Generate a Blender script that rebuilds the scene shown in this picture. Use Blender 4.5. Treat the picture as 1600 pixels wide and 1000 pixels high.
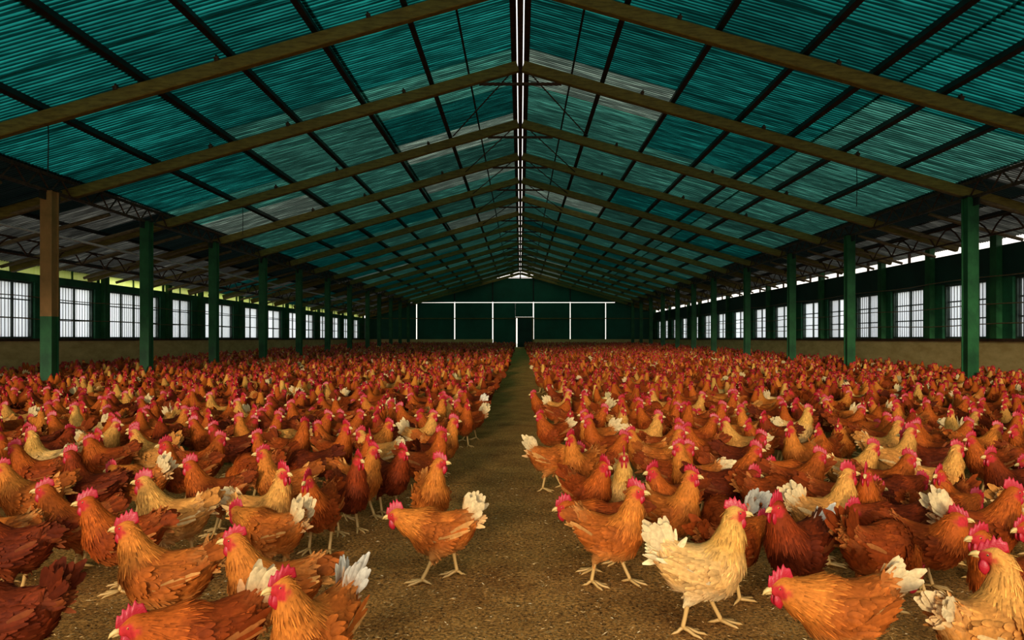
import bpy, math, random
import numpy as np
from mathutils import Vector, Matrix

# ------------------------------------------------------------------ clear
for o in list(bpy.data.objects):
    bpy.data.objects.remove(o)
C = bpy.context.scene.collection
SC = bpy.context.scene
PI = math.pi
RNG = np.random.default_rng(7)
random.seed(7)

# ------------------------------------------------------------------ camera, sky, sun, exposure
FPX, VPX, VPY, CAM_Z = 1067.0, 813.0, 529.0, 1.0
cam_d = bpy.data.cameras.new('camera')
cam_d.sensor_width = 36.0
cam_d.lens = FPX / 1600.0 * 36.0
cam_d.shift_x = -(VPX - 800.0) / 1600.0
cam_d.shift_y = (VPY - 500.0) / 1600.0
cam_d.clip_start = 0.05
cam_d.clip_end = 500
cam = bpy.data.objects.new('camera', cam_d)
C.objects.link(cam)
cam.location = (0, 0, CAM_Z)
cam.rotation_euler = (PI / 2, 0, 0)
SC.camera = cam

SC.view_settings.view_transform = 'Standard'
SC.view_settings.look = 'None'
SC.view_settings.gamma = 1
SC.view_settings.use_curve_mapping = False
SC.view_settings.exposure = -0.5

w = bpy.data.worlds.new('sky')
SC.world = w
w.use_nodes = True
nt = w.node_tree
bg = nt.nodes['Background']
tc = nt.nodes.new('ShaderNodeTexCoord')
sp = nt.nodes.new('ShaderNodeSeparateXYZ')
rp = nt.nodes.new('ShaderNodeValToRGB')
nt.links.new(tc.outputs['Generated'], sp.inputs[0])
nt.links.new(sp.outputs['Z'], rp.inputs[0])
nt.links.new(rp.outputs[0], bg.inputs['Color'])
rp.color_ramp.elements[0].position = 0.0
rp.color_ramp.elements[0].color = (1.0, 0.92, 0.79, 1)
rp.color_ramp.elements[1].position = 0.8
rp.color_ramp.elements[1].color = (0.86, 0.93, 1.0, 1)
bg.inputs['Strength'].default_value = 2.25

sun_d = bpy.data.lights.new('sun', 'SUN')
sun_d.energy = 3.3
sun_d.color = (1.0, 0.85, 0.64)
sun_d.angle = math.radians(9)
sun = bpy.data.objects.new('sun', sun_d)
C.objects.link(sun)
SUN_EL, SUN_AZ = 10.0, 11.0      # low, from behind the camera, a little from the left
d = Vector((math.sin(math.radians(SUN_AZ)) * math.cos(math.radians(SUN_EL)),
            math.cos(math.radians(SUN_AZ)) * math.cos(math.radians(SUN_EL)),
            -math.sin(math.radians(SUN_EL))))
sun.rotation_euler = d.to_track_quat('-Z', 'Y').to_euler()

# ------------------------------------------------------------------ dimensions
RIDGE, SLOPE = 6.2, 0.285
ROOF_PITCH = 52.0 / 30 / 22
WL, WR = -11.8, 10.2
POST_X = 8.1
Y0, Y1 = 0.0, 52.0               # the shed is open at the front (y = Y0)
SILL = 1.0


def roof_z(x):
    return RIDGE - SLOPE * abs(x)


def floor_z(y):
    return 0.35 * min(1.0, max(0.0, (y - 14.0) / 38.0))


def lin(r, g, b):
    f = lambda c: ((c / 255.0 + 0.055) / 1.055) ** 2.4 if c > 10 else c / 255.0 / 12.92
    return np.array([f(r), f(g), f(b)])


# ------------------------------------------------------------------ materials
def nm(name):
    m = bpy.data.materials.new(name)
    m.use_nodes = True
    n = m.node_tree.nodes
    return m, n, m.node_tree.links, n['Principled BSDF'], n['Material Output']


def painted(name, a, b, scale=6.0, rough=0.6, stretch=(1, 1, 1), bump=0.1, spec=0.3, metal=0.0):
    m, n, l, p, out = nm(name)
    t = n.new('ShaderNodeTexCoord')
    mp = n.new('ShaderNodeMapping')
    mp.inputs['Scale'].default_value = stretch
    no = n.new('ShaderNodeTexNoise')
    no.inputs['Scale'].default_value = scale
    no.inputs['Detail'].default_value = 6
    no.inputs['Roughness'].default_value = 0.65
    cr = n.new('ShaderNodeValToRGB')
    cr.color_ramp.elements[0].position = 0.35
    cr.color_ramp.elements[1].position = 0.68
    cr.color_ramp.elements[0].color = (*lin(*a), 1)
    cr.color_ramp.elements[1].color = (*lin(*b), 1)
    l.new(t.outputs['Object'], mp.inputs[0])
    l.new(mp.outputs[0], no.inputs['Vector'])
    l.new(no.outputs['Fac'], cr.inputs[0])
    l.new(cr.outputs[0], p.inputs['Base Color'])
    p.inputs['Roughness'].default_value = rough
    p.inputs['Metallic'].default_value = metal
    p.inputs['Specular IOR Level'].default_value = spec
    if bump:
        bp = n.new('ShaderNodeBump')
        bp.inputs['Strength'].default_value = bump
        bp.inputs['Distance'].default_value = 0.01
        l.new(no.outputs['Fac'], bp.inputs['Height'])
        l.new(bp.outputs[0], p.inputs['Normal'])
    return m


def sheet_mat(name, a, b, trans, spec=0.25, pitch=None):
    """translucent corrugated sheet: diffuse + light let through, with weathering streaks down the slope"""
    m, n, l, p, out = nm(name)
    t = n.new('ShaderNodeTexCoord')
    oi = n.new('ShaderNodeObjectInfo')
    mp = n.new('ShaderNodeMapping')
    mp.inputs['Scale'].default_value = (0.5, 26, 1)
    ad = n.new('ShaderNodeVectorMath')
    ad.operation = 'ADD'
    cb = n.new('ShaderNodeCombineXYZ')
    ml = n.new('ShaderNodeMath')
    ml.operation = 'MULTIPLY'
    ml.inputs[1].default_value = 37.0
    l.new(oi.outputs['Random'], ml.inputs[0])
    l.new(ml.outputs[0], cb.inputs[0])
    l.new(ml.outputs[0], cb.inputs[2])
    l.new(t.outputs['Object'], mp.inputs[0])
    l.new(mp.outputs[0], ad.inputs[0])
    l.new(cb.outputs[0], ad.inputs[1])
    no = n.new('ShaderNodeTexNoise')
    no.inputs['Scale'].default_value = 1.0
    no.inputs['Detail'].default_value = 5
    no.inputs['Roughness'].default_value = 0.7
    l.new(ad.outputs[0], no.inputs['Vector'])
    cr = n.new('ShaderNodeValToRGB')
    cr.color_ramp.elements[0].position = 0.33
    cr.color_ramp.elements[1].position = 0.7
    cr.color_ramp.elements[0].color = (*lin(*a), 1)
    cr.color_ramp.elements[1].color = (*lin(*b), 1)
    l.new(no.outputs['Fac'], cr.inputs[0])
    colour = cr.outputs[0]
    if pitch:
        # shade of the furrows painted into the sheet colour, broken up along their length
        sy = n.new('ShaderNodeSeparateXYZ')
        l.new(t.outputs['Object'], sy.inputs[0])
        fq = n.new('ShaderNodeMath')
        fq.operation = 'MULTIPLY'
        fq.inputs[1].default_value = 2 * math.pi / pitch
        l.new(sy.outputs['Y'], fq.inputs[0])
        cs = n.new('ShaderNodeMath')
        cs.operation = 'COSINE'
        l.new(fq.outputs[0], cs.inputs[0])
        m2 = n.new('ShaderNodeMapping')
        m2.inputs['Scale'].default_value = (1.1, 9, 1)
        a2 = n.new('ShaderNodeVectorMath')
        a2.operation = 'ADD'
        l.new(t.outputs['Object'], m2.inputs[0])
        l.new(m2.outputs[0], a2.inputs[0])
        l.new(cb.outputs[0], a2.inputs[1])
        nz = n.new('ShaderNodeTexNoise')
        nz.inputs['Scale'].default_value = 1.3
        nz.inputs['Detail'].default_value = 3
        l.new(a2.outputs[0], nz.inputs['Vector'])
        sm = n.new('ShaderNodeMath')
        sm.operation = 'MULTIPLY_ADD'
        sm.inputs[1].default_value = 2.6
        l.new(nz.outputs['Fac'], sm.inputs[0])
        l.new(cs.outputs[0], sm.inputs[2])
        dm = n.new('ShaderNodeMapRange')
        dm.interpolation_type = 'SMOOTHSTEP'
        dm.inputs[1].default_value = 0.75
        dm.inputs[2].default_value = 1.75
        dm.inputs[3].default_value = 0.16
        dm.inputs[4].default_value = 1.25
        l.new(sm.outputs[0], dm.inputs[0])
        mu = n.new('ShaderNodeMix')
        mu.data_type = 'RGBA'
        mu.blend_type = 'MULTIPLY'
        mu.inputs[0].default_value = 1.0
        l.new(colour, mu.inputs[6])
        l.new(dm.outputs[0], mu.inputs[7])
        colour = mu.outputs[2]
    hs = n.new('ShaderNodeHueSaturation')
    mr = n.new('ShaderNodeMapRange')
    mr.inputs[3].default_value = 0.7
    mr.inputs[4].default_value = 1.3
    l.new(oi.outputs['Random'], mr.inputs[0])
    l.new(mr.outputs[0], hs.inputs['Value'])
    l.new(colour, hs.inputs['Color'])
    tr = n.new('ShaderNodeBsdfTranslucent')
    l.new(hs.outputs[0], tr.inputs['Color'])
    l.new(hs.outputs[0], p.inputs['Base Color'])
    p.inputs['Roughness'].default_value = 0.38
    p.inputs['Specular IOR Level'].default_value = spec
    mx = n.new('ShaderNodeMixShader')
    mx.inputs[0].default_value = trans
    l.new(p.outputs[0], mx.inputs[1])
    l.new(tr.outputs[0], mx.inputs[2])
    l.new(mx.outputs[0], out.inputs['Surface'])
    return m


M = {}
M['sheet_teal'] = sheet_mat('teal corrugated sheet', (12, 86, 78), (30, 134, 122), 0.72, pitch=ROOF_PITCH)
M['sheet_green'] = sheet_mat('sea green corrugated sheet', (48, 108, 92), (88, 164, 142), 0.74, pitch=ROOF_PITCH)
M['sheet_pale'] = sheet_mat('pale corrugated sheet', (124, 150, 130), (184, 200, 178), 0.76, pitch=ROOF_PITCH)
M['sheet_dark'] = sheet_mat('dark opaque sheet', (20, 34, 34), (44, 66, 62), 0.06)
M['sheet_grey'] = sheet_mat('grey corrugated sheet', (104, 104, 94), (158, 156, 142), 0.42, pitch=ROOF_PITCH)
M['window_sheet'] = sheet_mat('white corrugated plastic', (228, 236, 250), (246, 250, 255), 0.96)
M['clere'] = sheet_mat('lime yellow plastic', (226, 236, 160), (244, 248, 206), 0.96)
M['clere_white'] = sheet_mat('white plastic strip', (215, 220, 225), (245, 245, 245), 0.92)
M['olive'] = painted('olive brown painted timber', (92, 76, 26), (132, 114, 48), 5, 0.55, (1, 6, 6), 0.25)
M['dark_steel'] = painted('dark steel', (14, 18, 16), (34, 36, 30), 8, 0.55)
M['rusty'] = painted('rusty brown steel', (40, 24, 14), (84, 56, 34), 14, 0.7)
M['stick'] = painted('grey brown poles', (84, 68, 44), (128, 108, 74), 8, 0.7, (1, 1, 4))
M['green_post'] = painted('green painted steel', (18, 66, 34), (40, 104, 56), 3.5, 0.5, (1, 1, 0.6), 0.12)
M['warm_lit_post'] = painted('tan painted warm light', (128, 96, 48), (168, 120, 66), 3.5, 0.6, (1, 1, 0.6), 0.2)  # warm light on the first left post, painted into its colour
M['green_wall'] = painted('green painted wall', (20, 72, 46), (38, 104, 66), 2.2, 0.6, (1, 1, 1), 0.1)
M['dark_green'] = painted('dark green boarding', (8, 44, 36), (16, 62, 50), 1.2, 0.6, (1, 1, 1), 0.1)
M['end_green'] = painted('bottle green curtain panel', (8, 70, 52), (14, 92, 70), 0.6, 0.6, (1, 1, 1), 0.05)
M['concrete'] = painted('tan rendered wall', (186, 154, 92), (216, 186, 122), 2.0, 0.85, (1, 1, 2.5), 0.3)
M['frame'] = painted('grey green window frame', (34, 50, 40), (70, 86, 74), 6, 0.5)
M['white_pipe'] = painted('white plastic pipe', (190, 194, 192), (222, 224, 222), 6, 0.4)
M['earth'] = painted('outside ground', (176, 172, 150), (206, 202, 180), 0.4, 0.9)


def plumage_mat():
    m, n, l, p, out = nm('plumage')
    at = n.new('ShaderNodeAttribute')
    at.attribute_name = 'Col'
    t = n.new('ShaderNodeTexCoord')
    mp = n.new('ShaderNodeMapping')
    mp.inputs['Scale'].default_value = (60, 150, 60)
    no = n.new('ShaderNodeTexNoise')
    no.inputs['Scale'].default_value = 1.0
    no.inputs['Detail'].default_value = 3
    l.new(t.outputs['Object'], mp.inputs[0])
    l.new(mp.outputs[0], no.inputs['Vector'])
    mr = n.new('ShaderNodeMapRange')
    mr.inputs[1].default_value = 0.25
    mr.inputs[2].default_value = 0.75
    mr.inputs[3].default_value = 0.72
    mr.inputs[4].default_value = 1.22
    l.new(no.outputs['Fac'], mr.inputs[0])
    mx = n.new('ShaderNodeMix')
    mx.data_type = 'RGBA'
    mx.blend_type = 'MULTIPLY'
    mx.inputs[0].default_value = 1.0
    l.new(at.outputs['Color'], mx.inputs[6])
    l.new(mr.outputs[0], mx.inputs[7])
    l.new(mx.outputs[2], p.inputs['Base Color'])
    p.inputs['Roughness'].default_value = 0.62
    p.inputs['Specular IOR Level'].default_value = 0.06
    bp = n.new('ShaderNodeBump')
    bp.inputs['Strength'].default_value = 0.35
    bp.inputs['Distance'].default_value = 0.003
    l.new(no.outputs['Fac'], bp.inputs['Height'])
    l.new(bp.outputs[0], p.inputs['Normal'])
    return m


def flesh_mat():
    m, n, l, p, out = nm('red flesh')
    at = n.new('ShaderNodeAttribute')
    at.attribute_name = 'Col'
    t = n.new('ShaderNodeTexCoord')
    no = n.new('ShaderNodeTexNoise')
    no.inputs['Scale'].default_value = 220
    no.inputs['Detail'].default_value = 2
    l.new(t.outputs['Object'], no.inputs['Vector'])
    l.new(at.outputs['Color'], p.inputs['Base Color'])
    p.inputs['Roughness'].default_value = 0.42
    p.inputs['Subsurface Weight'].default_value = 0.12
    p.inputs['Subsurface Radius'].default_value = (0.01, 0.003, 0.002)
    bp = n.new('ShaderNodeBump')
    bp.inputs['Strength'].default_value = 0.4
    bp.inputs['Distance'].default_value = 0.002
    l.new(no.outputs['Fac'], bp.inputs['Height'])
    l.new(bp.outputs[0], p.inputs['Normal'])
    return m


def attr_mat(name, rough, spec=0.4):
    m, n, l, p, out = nm(name)
    at = n.new('ShaderNodeAttribute')
    at.attribute_name = 'Col'
    l.new(at.outputs['Color'], p.inputs['Base Color'])
    p.inputs['Roughness'].default_value = rough
    p.inputs['Specular IOR Level'].default_value = spec
    return m


M['plumage'] = plumage_mat()
M['flesh'] = flesh_mat()
M['horn'] = attr_mat('horn and scales', 0.4)
M['eye'] = attr_mat('eye', 0.08, 0.7)


def litter_mat():
    m, n, l, p, out = nm('dry brown litter')
    t = n.new('ShaderNodeTexCoord')
    n1 = n.new('ShaderNodeTexNoise')
    n1.inputs['Scale'].default_value = 3.0
    n1.inputs['Detail'].default_value = 8
    n1.inputs['Roughness'].default_value = 0.7
    n2 = n.new('ShaderNodeTexNoise')
    n2.inputs['Scale'].default_value = 70
    n2.inputs['Detail'].default_value = 5
    n2.inputs['Roughness'].default_value = 0.75
    vo = n.new('ShaderNodeTexVoronoi')
    vo.inputs['Scale'].default_value = 210
    l.new(t.outputs['Object'], n1.inputs['Vector'])
    l.new(t.outputs['Object'], n2.inputs['Vector'])
    l.new(t.outputs['Object'], vo.inputs['Vector'])
    c1 = n.new('ShaderNodeValToRGB')
    c1.color_ramp.elements[0].position = 0.3
    c1.color_ramp.elements[1].position = 0.72
    c1.color_ramp.elements[0].color = (*lin(152, 100, 44), 1)
    c1.color_ramp.elements[1].color = (*lin(226, 166, 86), 1)
    l.new(n1.outputs['Fac'], c1.inputs[0])
    c2 = n.new('ShaderNodeValToRGB')
    c2.color_ramp.elements[0].position = 0.36
    c2.color_ramp.elements[1].position = 0.66
    c2.color_ramp.elements[0].color = (0.12, 0.11, 0.10, 1)
    c2.color_ramp.elements[1].color = (1.75, 1.65, 1.5, 1)
    l.new(n2.outputs['Fac'], c2.inputs[0])
    mx = n.new('ShaderNodeMix')
    mx.data_type = 'RGBA'
    mx.blend_type = 'MULTIPLY'
    mx.inputs[0].default_value = 1.0
    l.new(c1.outputs[0], mx.inputs[6])
    l.new(c2.outputs[0], mx.inputs[7])
    # pale straw crumbs: only some voronoi cells
    gt = n.new('ShaderNodeMath')
    gt.operation = 'GREATER_THAN'
    gt.inputs[1].default_value = 0.955
    sx = n.new('ShaderNodeSeparateColor')
    l.new(vo.outputs['Color'], sx.inputs[0])
    l.new(sx.outputs[0], gt.inputs[0])
    m2 = n.new('ShaderNodeMix')
    m2.data_type = 'RGBA'
    m2.inputs[7].default_value = (*lin(196, 158, 98), 1)
    l.new(gt.outputs[0], m2.inputs[0])
    l.new(mx.outputs[2], m2.inputs[6])
    l.new(m2.outputs[2], p.inputs['Base Color'])
    p.inputs['Roughness'].default_value = 0.95
    p.inputs['Specular IOR Level'].default_value = 0.1
    bp = n.new('ShaderNodeBump')
    bp.inputs['Strength'].default_value = 1.0
    bp.inputs['Distance'].default_value = 0.02
    l.new(n2.outputs['Fac'], bp.inputs['Height'])
    l.new(bp.outputs[0], p.inputs['Normal'])
    return m


M['litter'] = litter_mat()
M['chip'] = attr_mat('straw chips', 0.9, 0.1)


# ------------------------------------------------------------------ mesh helpers
class MB:
    """collects numpy vertices, faces and per-vertex colours"""

    def __init__(self):
        self.v, self.f, self.c, self.mi, self.n = [], [], [], [], 0

    def add(self, v, faces, col=(1, 1, 1), mi=0):
        v = np.asarray(v, float).reshape(-1, 3)
        col = np.asarray(col, float)
        if col.ndim == 1:
            col = np.tile(col, (len(v), 1))
        self.v.append(v)
        self.c.append(col)
        for f in (faces if isinstance(faces, (list, tuple)) else [faces]):
            f = np.asarray(f, int)
            if f.size:
                self.f.append(f + self.n)
                self.mi.append(np.full(len(f), mi))
        self.n += len(v)
        return self

    def box(self, lo, hi, **k):
        (a, b, c), (d, e, f) = lo, hi
        v = [(a, b, c), (d, b, c), (d, e, c), (a, e, c), (a, b, f), (d, b, f), (d, e, f), (a, e, f)]
        q = np.array([(0, 3, 2, 1), (4, 5, 6, 7), (0, 1, 5, 4), (1, 2, 6, 5), (2, 3, 7, 6), (3, 0, 4, 7)])
        return self.add(v, q, **k)

    def beam(self, p, q, wd, ht, up=(0, 0, 1), chamfer=0.0, **k):
        """a bar from p to q with an (optionally chamfered) rectangular section"""
        p, q, up = np.array(p, float), np.array(q, float), np.array(up, float)
        t = (q - p) / np.linalg.norm(q - p)
        s = np.cross(t, up)
        s /= np.linalg.norm(s)
        u = np.cross(s, t)
        a, b, c = wd / 2, ht / 2, chamfer
        pr = [(-a, -b), (a, -b), (a, b), (-a, b)] if c <= 0 else \
            [(-a + c, -b), (a - c, -b), (a, -b + c), (a, b - c), (a - c, b), (-a + c, b), (-a, b - c), (-a, -b + c)]
        N = len(pr)
        v = [p + s * x + u * y for x, y in pr] + [q + s * x + u * y for x, y in pr]
        sides = np.array([(i, (i + 1) % N, N + (i + 1) % N, N + i) for i in range(N)])
        self.add(v, [sides, np.array([list(range(N))[::-1]]), np.array([list(range(N, 2 * N))])], **k)
        return self

    def tube(self, pts, rad, seg=8, caps=True, **k):
        pts = np.array(pts, float)
        rad = np.broadcast_to(np.asarray(rad, float), (len(pts),))
        T = np.gradient(pts, axis=0)
        T /= np.linalg.norm(T, axis=1)[:, None] + 1e-12
        ref = np.array([0, 0, 1.0]) if abs(T[0][2]) < 0.9 else np.array([1.0, 0, 0])
        vs = []
        for i in range(len(pts)):
            s = np.cross(T[i], ref)
            s /= np.linalg.norm(s) + 1e-12
            u = np.cross(s, T[i])
            ref = u
            a = np.arange(seg) * 2 * PI / seg
            vs.append(pts[i] + rad[i] * (np.cos(a)[:, None] * s + np.sin(a)[:, None] * u))
        v = np.concatenate(vs)
        n = len(pts)
        q = np.array([(i * seg + j, i * seg + (j + 1) % seg, (i + 1) * seg + (j + 1) % seg, (i + 1) * seg + j)
                      for i in range(n - 1) for j in range(seg)])
        fs = [q]
        if caps:
            fs += [np.array([list(range(seg))[::-1]]), np.array([list(range((n - 1) * seg, n * seg))])]
        return self.add(v, fs, **k)

    def ellipsoid(self, c, r, nu=10, nv=7, rot=None, **k):
        v = [(0, 0, 1)]
        for i in range(1, nv):
            th = PI * i / nv
            for j in range(nu):
                ph = 2 * PI * j / nu
                v.append((math.sin(th) * math.cos(ph), math.sin(th) * math.sin(ph), math.cos(th)))
        v.append((0, 0, -1))
        v = np.array(v) * np.array(r)
        if rot is not None:
            v = v @ np.array(rot).T
        v = v + np.array(c)
        tri, quad = [], []
        for j in range(nu):
            tri.append((0, 1 + j, 1 + (j + 1) % nu))
            b = 1 + (nv - 2) * nu
            tri.append((len(v) - 1, b + (j + 1) % nu, b + j))
        for i in range(nv - 2):
            for j in range(nu):
                a = 1 + i * nu
                quad.append((a + j, a + nu + j, a + nu + (j + 1) % nu, a + (j + 1) % nu))
        return self.add(v, [np.array(tri), np.array(quad)], **k)

    def merge(self, other, mi=None):
        base = self.n
        self.v += other.v
        self.c += other.c
        for f, m_ in zip(other.f, other.mi):
            self.f.append(f + base)
            self.mi.append(m_ if mi is None else np.full(len(f), mi))
        self.n += other.n
        return self

    def mesh(self, name, mats, smooth=False):
        v = np.concatenate(self.v) if self.v else np.zeros((0, 3))
        c = np.concatenate(self.c)
        me = bpy.data.meshes.new(name)
        nl = sum(f.size for f in self.f)
        np_ = sum(len(f) for f in self.f)
        me.vertices.add(len(v))
        me.vertices.foreach_set('co', v.astype(np.float32).ravel())
        me.loops.add(nl)
        me.loops.foreach_set('vertex_index', np.concatenate([f.ravel() for f in self.f]).astype(np.int32))
        me.polygons.add(np_)
        sizes = np.concatenate([np.full(len(f), f.shape[1]) for f in self.f])
        me.polygons.foreach_set('loop_start', np.concatenate([[0], np.cumsum(sizes)[:-1]]).astype(np.int32))
        me.polygons.foreach_set('material_index', np.concatenate(self.mi).astype(np.int32))
        me.polygons.foreach_set('use_smooth', np.full(np_, smooth))
        at = me.color_attributes.new('Col', 'FLOAT_COLOR', 'POINT')
        at.data.foreach_set('color', np.concatenate([c, np.ones((len(c), 1))], 1).astype(np.float32).ravel())
        for m_ in (mats if isinstance(mats, (list, tuple)) else [mats]):
            me.materials.append(m_)
        me.update(calc_edges=True)
        return me


def link(name, me, parent=None, loc=None, rot=None):
    o = bpy.data.objects.new(name, me)
    C.objects.link(o)
    if parent is not None:
        o.parent = parent
    if loc is not None:
        o.location = loc
    if rot is not None:
        o.rotation_euler = rot
    return o


def tag(o, label=None, cat=None, group=None, kind=None):
    if label:
        o['label'] = label
    if cat:
        o['category'] = cat
    if group:
        o['group'] = group
    if kind:
        o['kind'] = kind
    return o


def empty(name, loc=(0, 0, 0), rz=0.0):
    o = bpy.data.objects.new(name, None)
    C.objects.link(o)
    o.empty_display_size = 0.1
    o.location = loc
    o.rotation_euler = (0, 0, rz)
    return o


# ================================================================== SETTING
# ---- floor and outside ground
def build_floor():
    ys = np.concatenate([np.arange(-1.0, 7.0, 0.07), np.arange(7.0, 14, 0.4), np.arange(14, Y1 + 0.5, 2.0)])
    xs = np.concatenate([np.arange(WL, -4.2, 0.8), np.arange(-4.2, 4.2, 0.07), np.arange(4.2, WR + 0.01, 0.75)])
    X, Y = np.meshgrid(xs, ys)
    Z = np.vectorize(floor_z)(Y)
    amp = np.clip((8 - Y) / 4, 0, 1) * np.clip((4.2 - np.abs(X)) / 0.5, 0, 1)
    r = RNG.standard_normal(X.shape)
    lump = sum(np.sin(X * a + p) * np.sin(Y * b + q) for a, b, p, q in
               ((3.1, 2.3, 0, 1), (7.7, 9.1, 2, 0.4), (15.0, 13.0, 1, 2)))
    Z = Z + amp * (r * 0.0022 + lump * 0.003)
    ny, nx = X.shape
    idx = np.arange(ny * nx).reshape(ny, nx)
    q = np.stack([idx[:-1, :-1], idx[:-1, 1:], idx[1:, 1:], idx[1:, :-1]], -1).reshape(-1, 4)
    mb = MB().add(np.stack([X, Y, Z], -1), q)
    o = link('floor', mb.mesh('floor', M['litter'], True))
    tag(o, 'brown earth floor covered in dry litter, bare along the middle aisle', 'floor', kind='structure')


build_floor()
mb = MB().box((-80, -60, -0.3), (80, 140, -0.06))
tag(link('ground', mb.mesh('ground', M['earth'])), 'pale open ground outside the shed', 'ground', kind='structure')

# ---- roof: ceiling > roof_sheet, rafter, purlin, ridge_beam
ceil = empty('ceiling')
tag(ceil, 'pitched roof of teal corrugated sheets over dark purlins and olive rafters', 'ceiling', kind='structure')
SHW = (Y1 - Y0) / 30
NCOL = 30
PITCH = SHW / 22


def sheet_mesh(x0, x1, mat, name='roof_sheet'):
    """a sheet between |x| = x0 and x1 (right slope), waves running down the slope, origin at its middle"""
    ns = 22 * 6
    yy = np.linspace(-SHW / 2 - 0.02, SHW / 2 + 0.02, ns + 1)
    wv = 0.019 * np.cos(2 * PI * yy / PITCH)
    xm = (x0 + x1) / 2
    v, th = [], math.atan(SLOPE)
    for x in (x0, x1):
        for y, h in zip(yy, wv):
            v.append((x - xm + h * math.sin(th), y, -(x - xm) * SLOPE + h * math.cos(th)))
    n = ns + 1
    q = np.array([(i, n + i, n + i + 1, i + 1) for i in range(ns)])
    return MB().add(v, q).mesh(name, mat, True), xm


ROWS = [(0.12, 2.85), (2.8, 5.45), (5.4, 8.15)]
rows_side = {1: [(8.1, 9.15), (9.1, 10.55)], -1: [(8.1, 9.75), (9.7, 12.1)]}
mesh_cache = {}


def get_sheet(r, mat):
    key = (r, mat)
    if key not in mesh_cache:
        mesh_cache[key] = sheet_mesh(*r, M[mat])
    return mesh_cache[key]


rr = random.Random(3)
for side in (1, -1):
    rows = ROWS + rows_side[side]
    for ri, r in enumerate(rows):
        for ci in range(NCOL):
            y = Y0 + (ci + 0.5) * SHW
            u = rr.random()
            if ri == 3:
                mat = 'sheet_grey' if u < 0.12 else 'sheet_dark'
            elif ri == 4:
                mat = 'sheet_teal' if (side < 0 and u < 0.3) else 'sheet_grey'
            elif ri == 0:
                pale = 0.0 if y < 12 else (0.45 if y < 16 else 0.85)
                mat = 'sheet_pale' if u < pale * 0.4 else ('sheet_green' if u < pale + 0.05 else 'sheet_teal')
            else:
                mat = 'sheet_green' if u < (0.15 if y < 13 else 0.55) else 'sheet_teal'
                if ri == 2 and y > 16 and u > 0.92:
                    mat = 'sheet_pale'
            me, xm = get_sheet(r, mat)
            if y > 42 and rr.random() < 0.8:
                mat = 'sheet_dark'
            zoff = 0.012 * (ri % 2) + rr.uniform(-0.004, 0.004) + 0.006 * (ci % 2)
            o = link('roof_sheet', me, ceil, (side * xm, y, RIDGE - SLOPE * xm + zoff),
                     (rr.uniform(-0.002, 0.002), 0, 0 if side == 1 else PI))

# purlins (dark, lengthwise) and ridge beam
for side, xs in ((-1, (0.95, 1.62, 2.87, 4.05, 5.26, 6.67, 9.6, 11.3)), (1, (0.95, 1.5, 2.78, 3.98, 4.95, 5.9, 6.97, 9.4))):
    for x in xs:
        thin = x < 1
        wd = 0.035 if thin else (0.085 if x < 7 else 0.06)
        ht = 0.04 if thin else (0.11 if x < 7 else 0.07)
        z = roof_z(x) - 0.02 - ht / 2
        m_ = MB().beam((side * x, Y0, z), (side * x, Y1, z), wd, ht, up=(side * SLOPE, 0, 1), chamfer=0.008)
        link('purlin', m_.mesh('purlin', M['dark_steel']), ceil)
m_ = MB().beam((0, Y0, RIDGE - 0.13), (0, Y1, RIDGE - 0.13), 0.09, 0.2, chamfer=0.01)
link('ridge_beam', m_.mesh('ridge_beam', M['rusty']), ceil)
m_ = MB()
for s in (-1, 1):
    m_.beam((s * 0.115, Y0, RIDGE - 0.06), (s * 0.115, Y1, RIDGE - 0.06), 0.10, 0.05)
link('ridge_trim', m_.mesh('ridge_trim', M['rusty']), ceil)

# rafters: olive beams, two to a frame, under the purlins
RAFTER_Y = [3.4, 6.4, 9.5, 12.4, 15.7, 18.5, 21.3, 24.1, 26.9, 29.7, 32.5, 35.3, 38.1, 40.9, 43.7, 46.5, 49.3, 51.8]
th = math.atan(SLOPE)
for side in (-1, 1):
    xe = 11.7 if side == -1 else 10.05
    dz = -0.15 - 0.1
    m_ = MB().beam((side * 0.05, 0, -0.05 * SLOPE), (side * xe, 0, -xe * SLOPE), 0.12, 0.19, up=(0, 0, 1), chamfer=0.012)
    me = m_.mesh('rafter', M['olive'])
    for y in RAFTER_Y:
        link('rafter', me, ceil, (0, y, RIDGE + dz))
# short struts from each rafter pair up to the ridge, and slim diagonal braces either side of it
m_ = MB().beam((-0.75, 0, -0.55), (0.75, 0, -0.55), 0.03, 0.05)
m_.beam((0, 0, -0.55), (0, 0, -0.1), 0.03, 0.03, up=(0, 1, 0))
me = m_.mesh('collar_tie', M['rusty'])
for y in RAFTER_Y[3:]:
    link('collar_tie', me, ceil, (0, y + 0.08, RIDGE))
for side in (-1, 1):
    m_ = MB().tube([(side * 0.1, 0, -0.2), (side * 1.5, 2.8, -0.2 - 1.4 * SLOPE)], 0.014, 6)
    me = m_.mesh('ridge_brace', M['rusty'])
    for y in RAFTER_Y[3:-1]:
        link('ridge_brace', me, ceil, (0, y, RIDGE - 0.1))

# small clips on the near rafters
m_ = MB().box((-0.03, -0.07, -0.01), (0.03, 0.07, 0.05)).box((-0.012, -0.03, 0.05), (0.012, 0.03, 0.09))
clip = m_.mesh('rafter_clip', M['rusty'])
for y in RAFTER_Y[2:6]:
    for x in (-5.6, -4.2, -2.1, 2.2, 4.4, 6.1):
        link('rafter_clip', clip, ceil, (x, y, roof_z(x) - 0.155), (0, math.copysign(th, x), 0))


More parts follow.
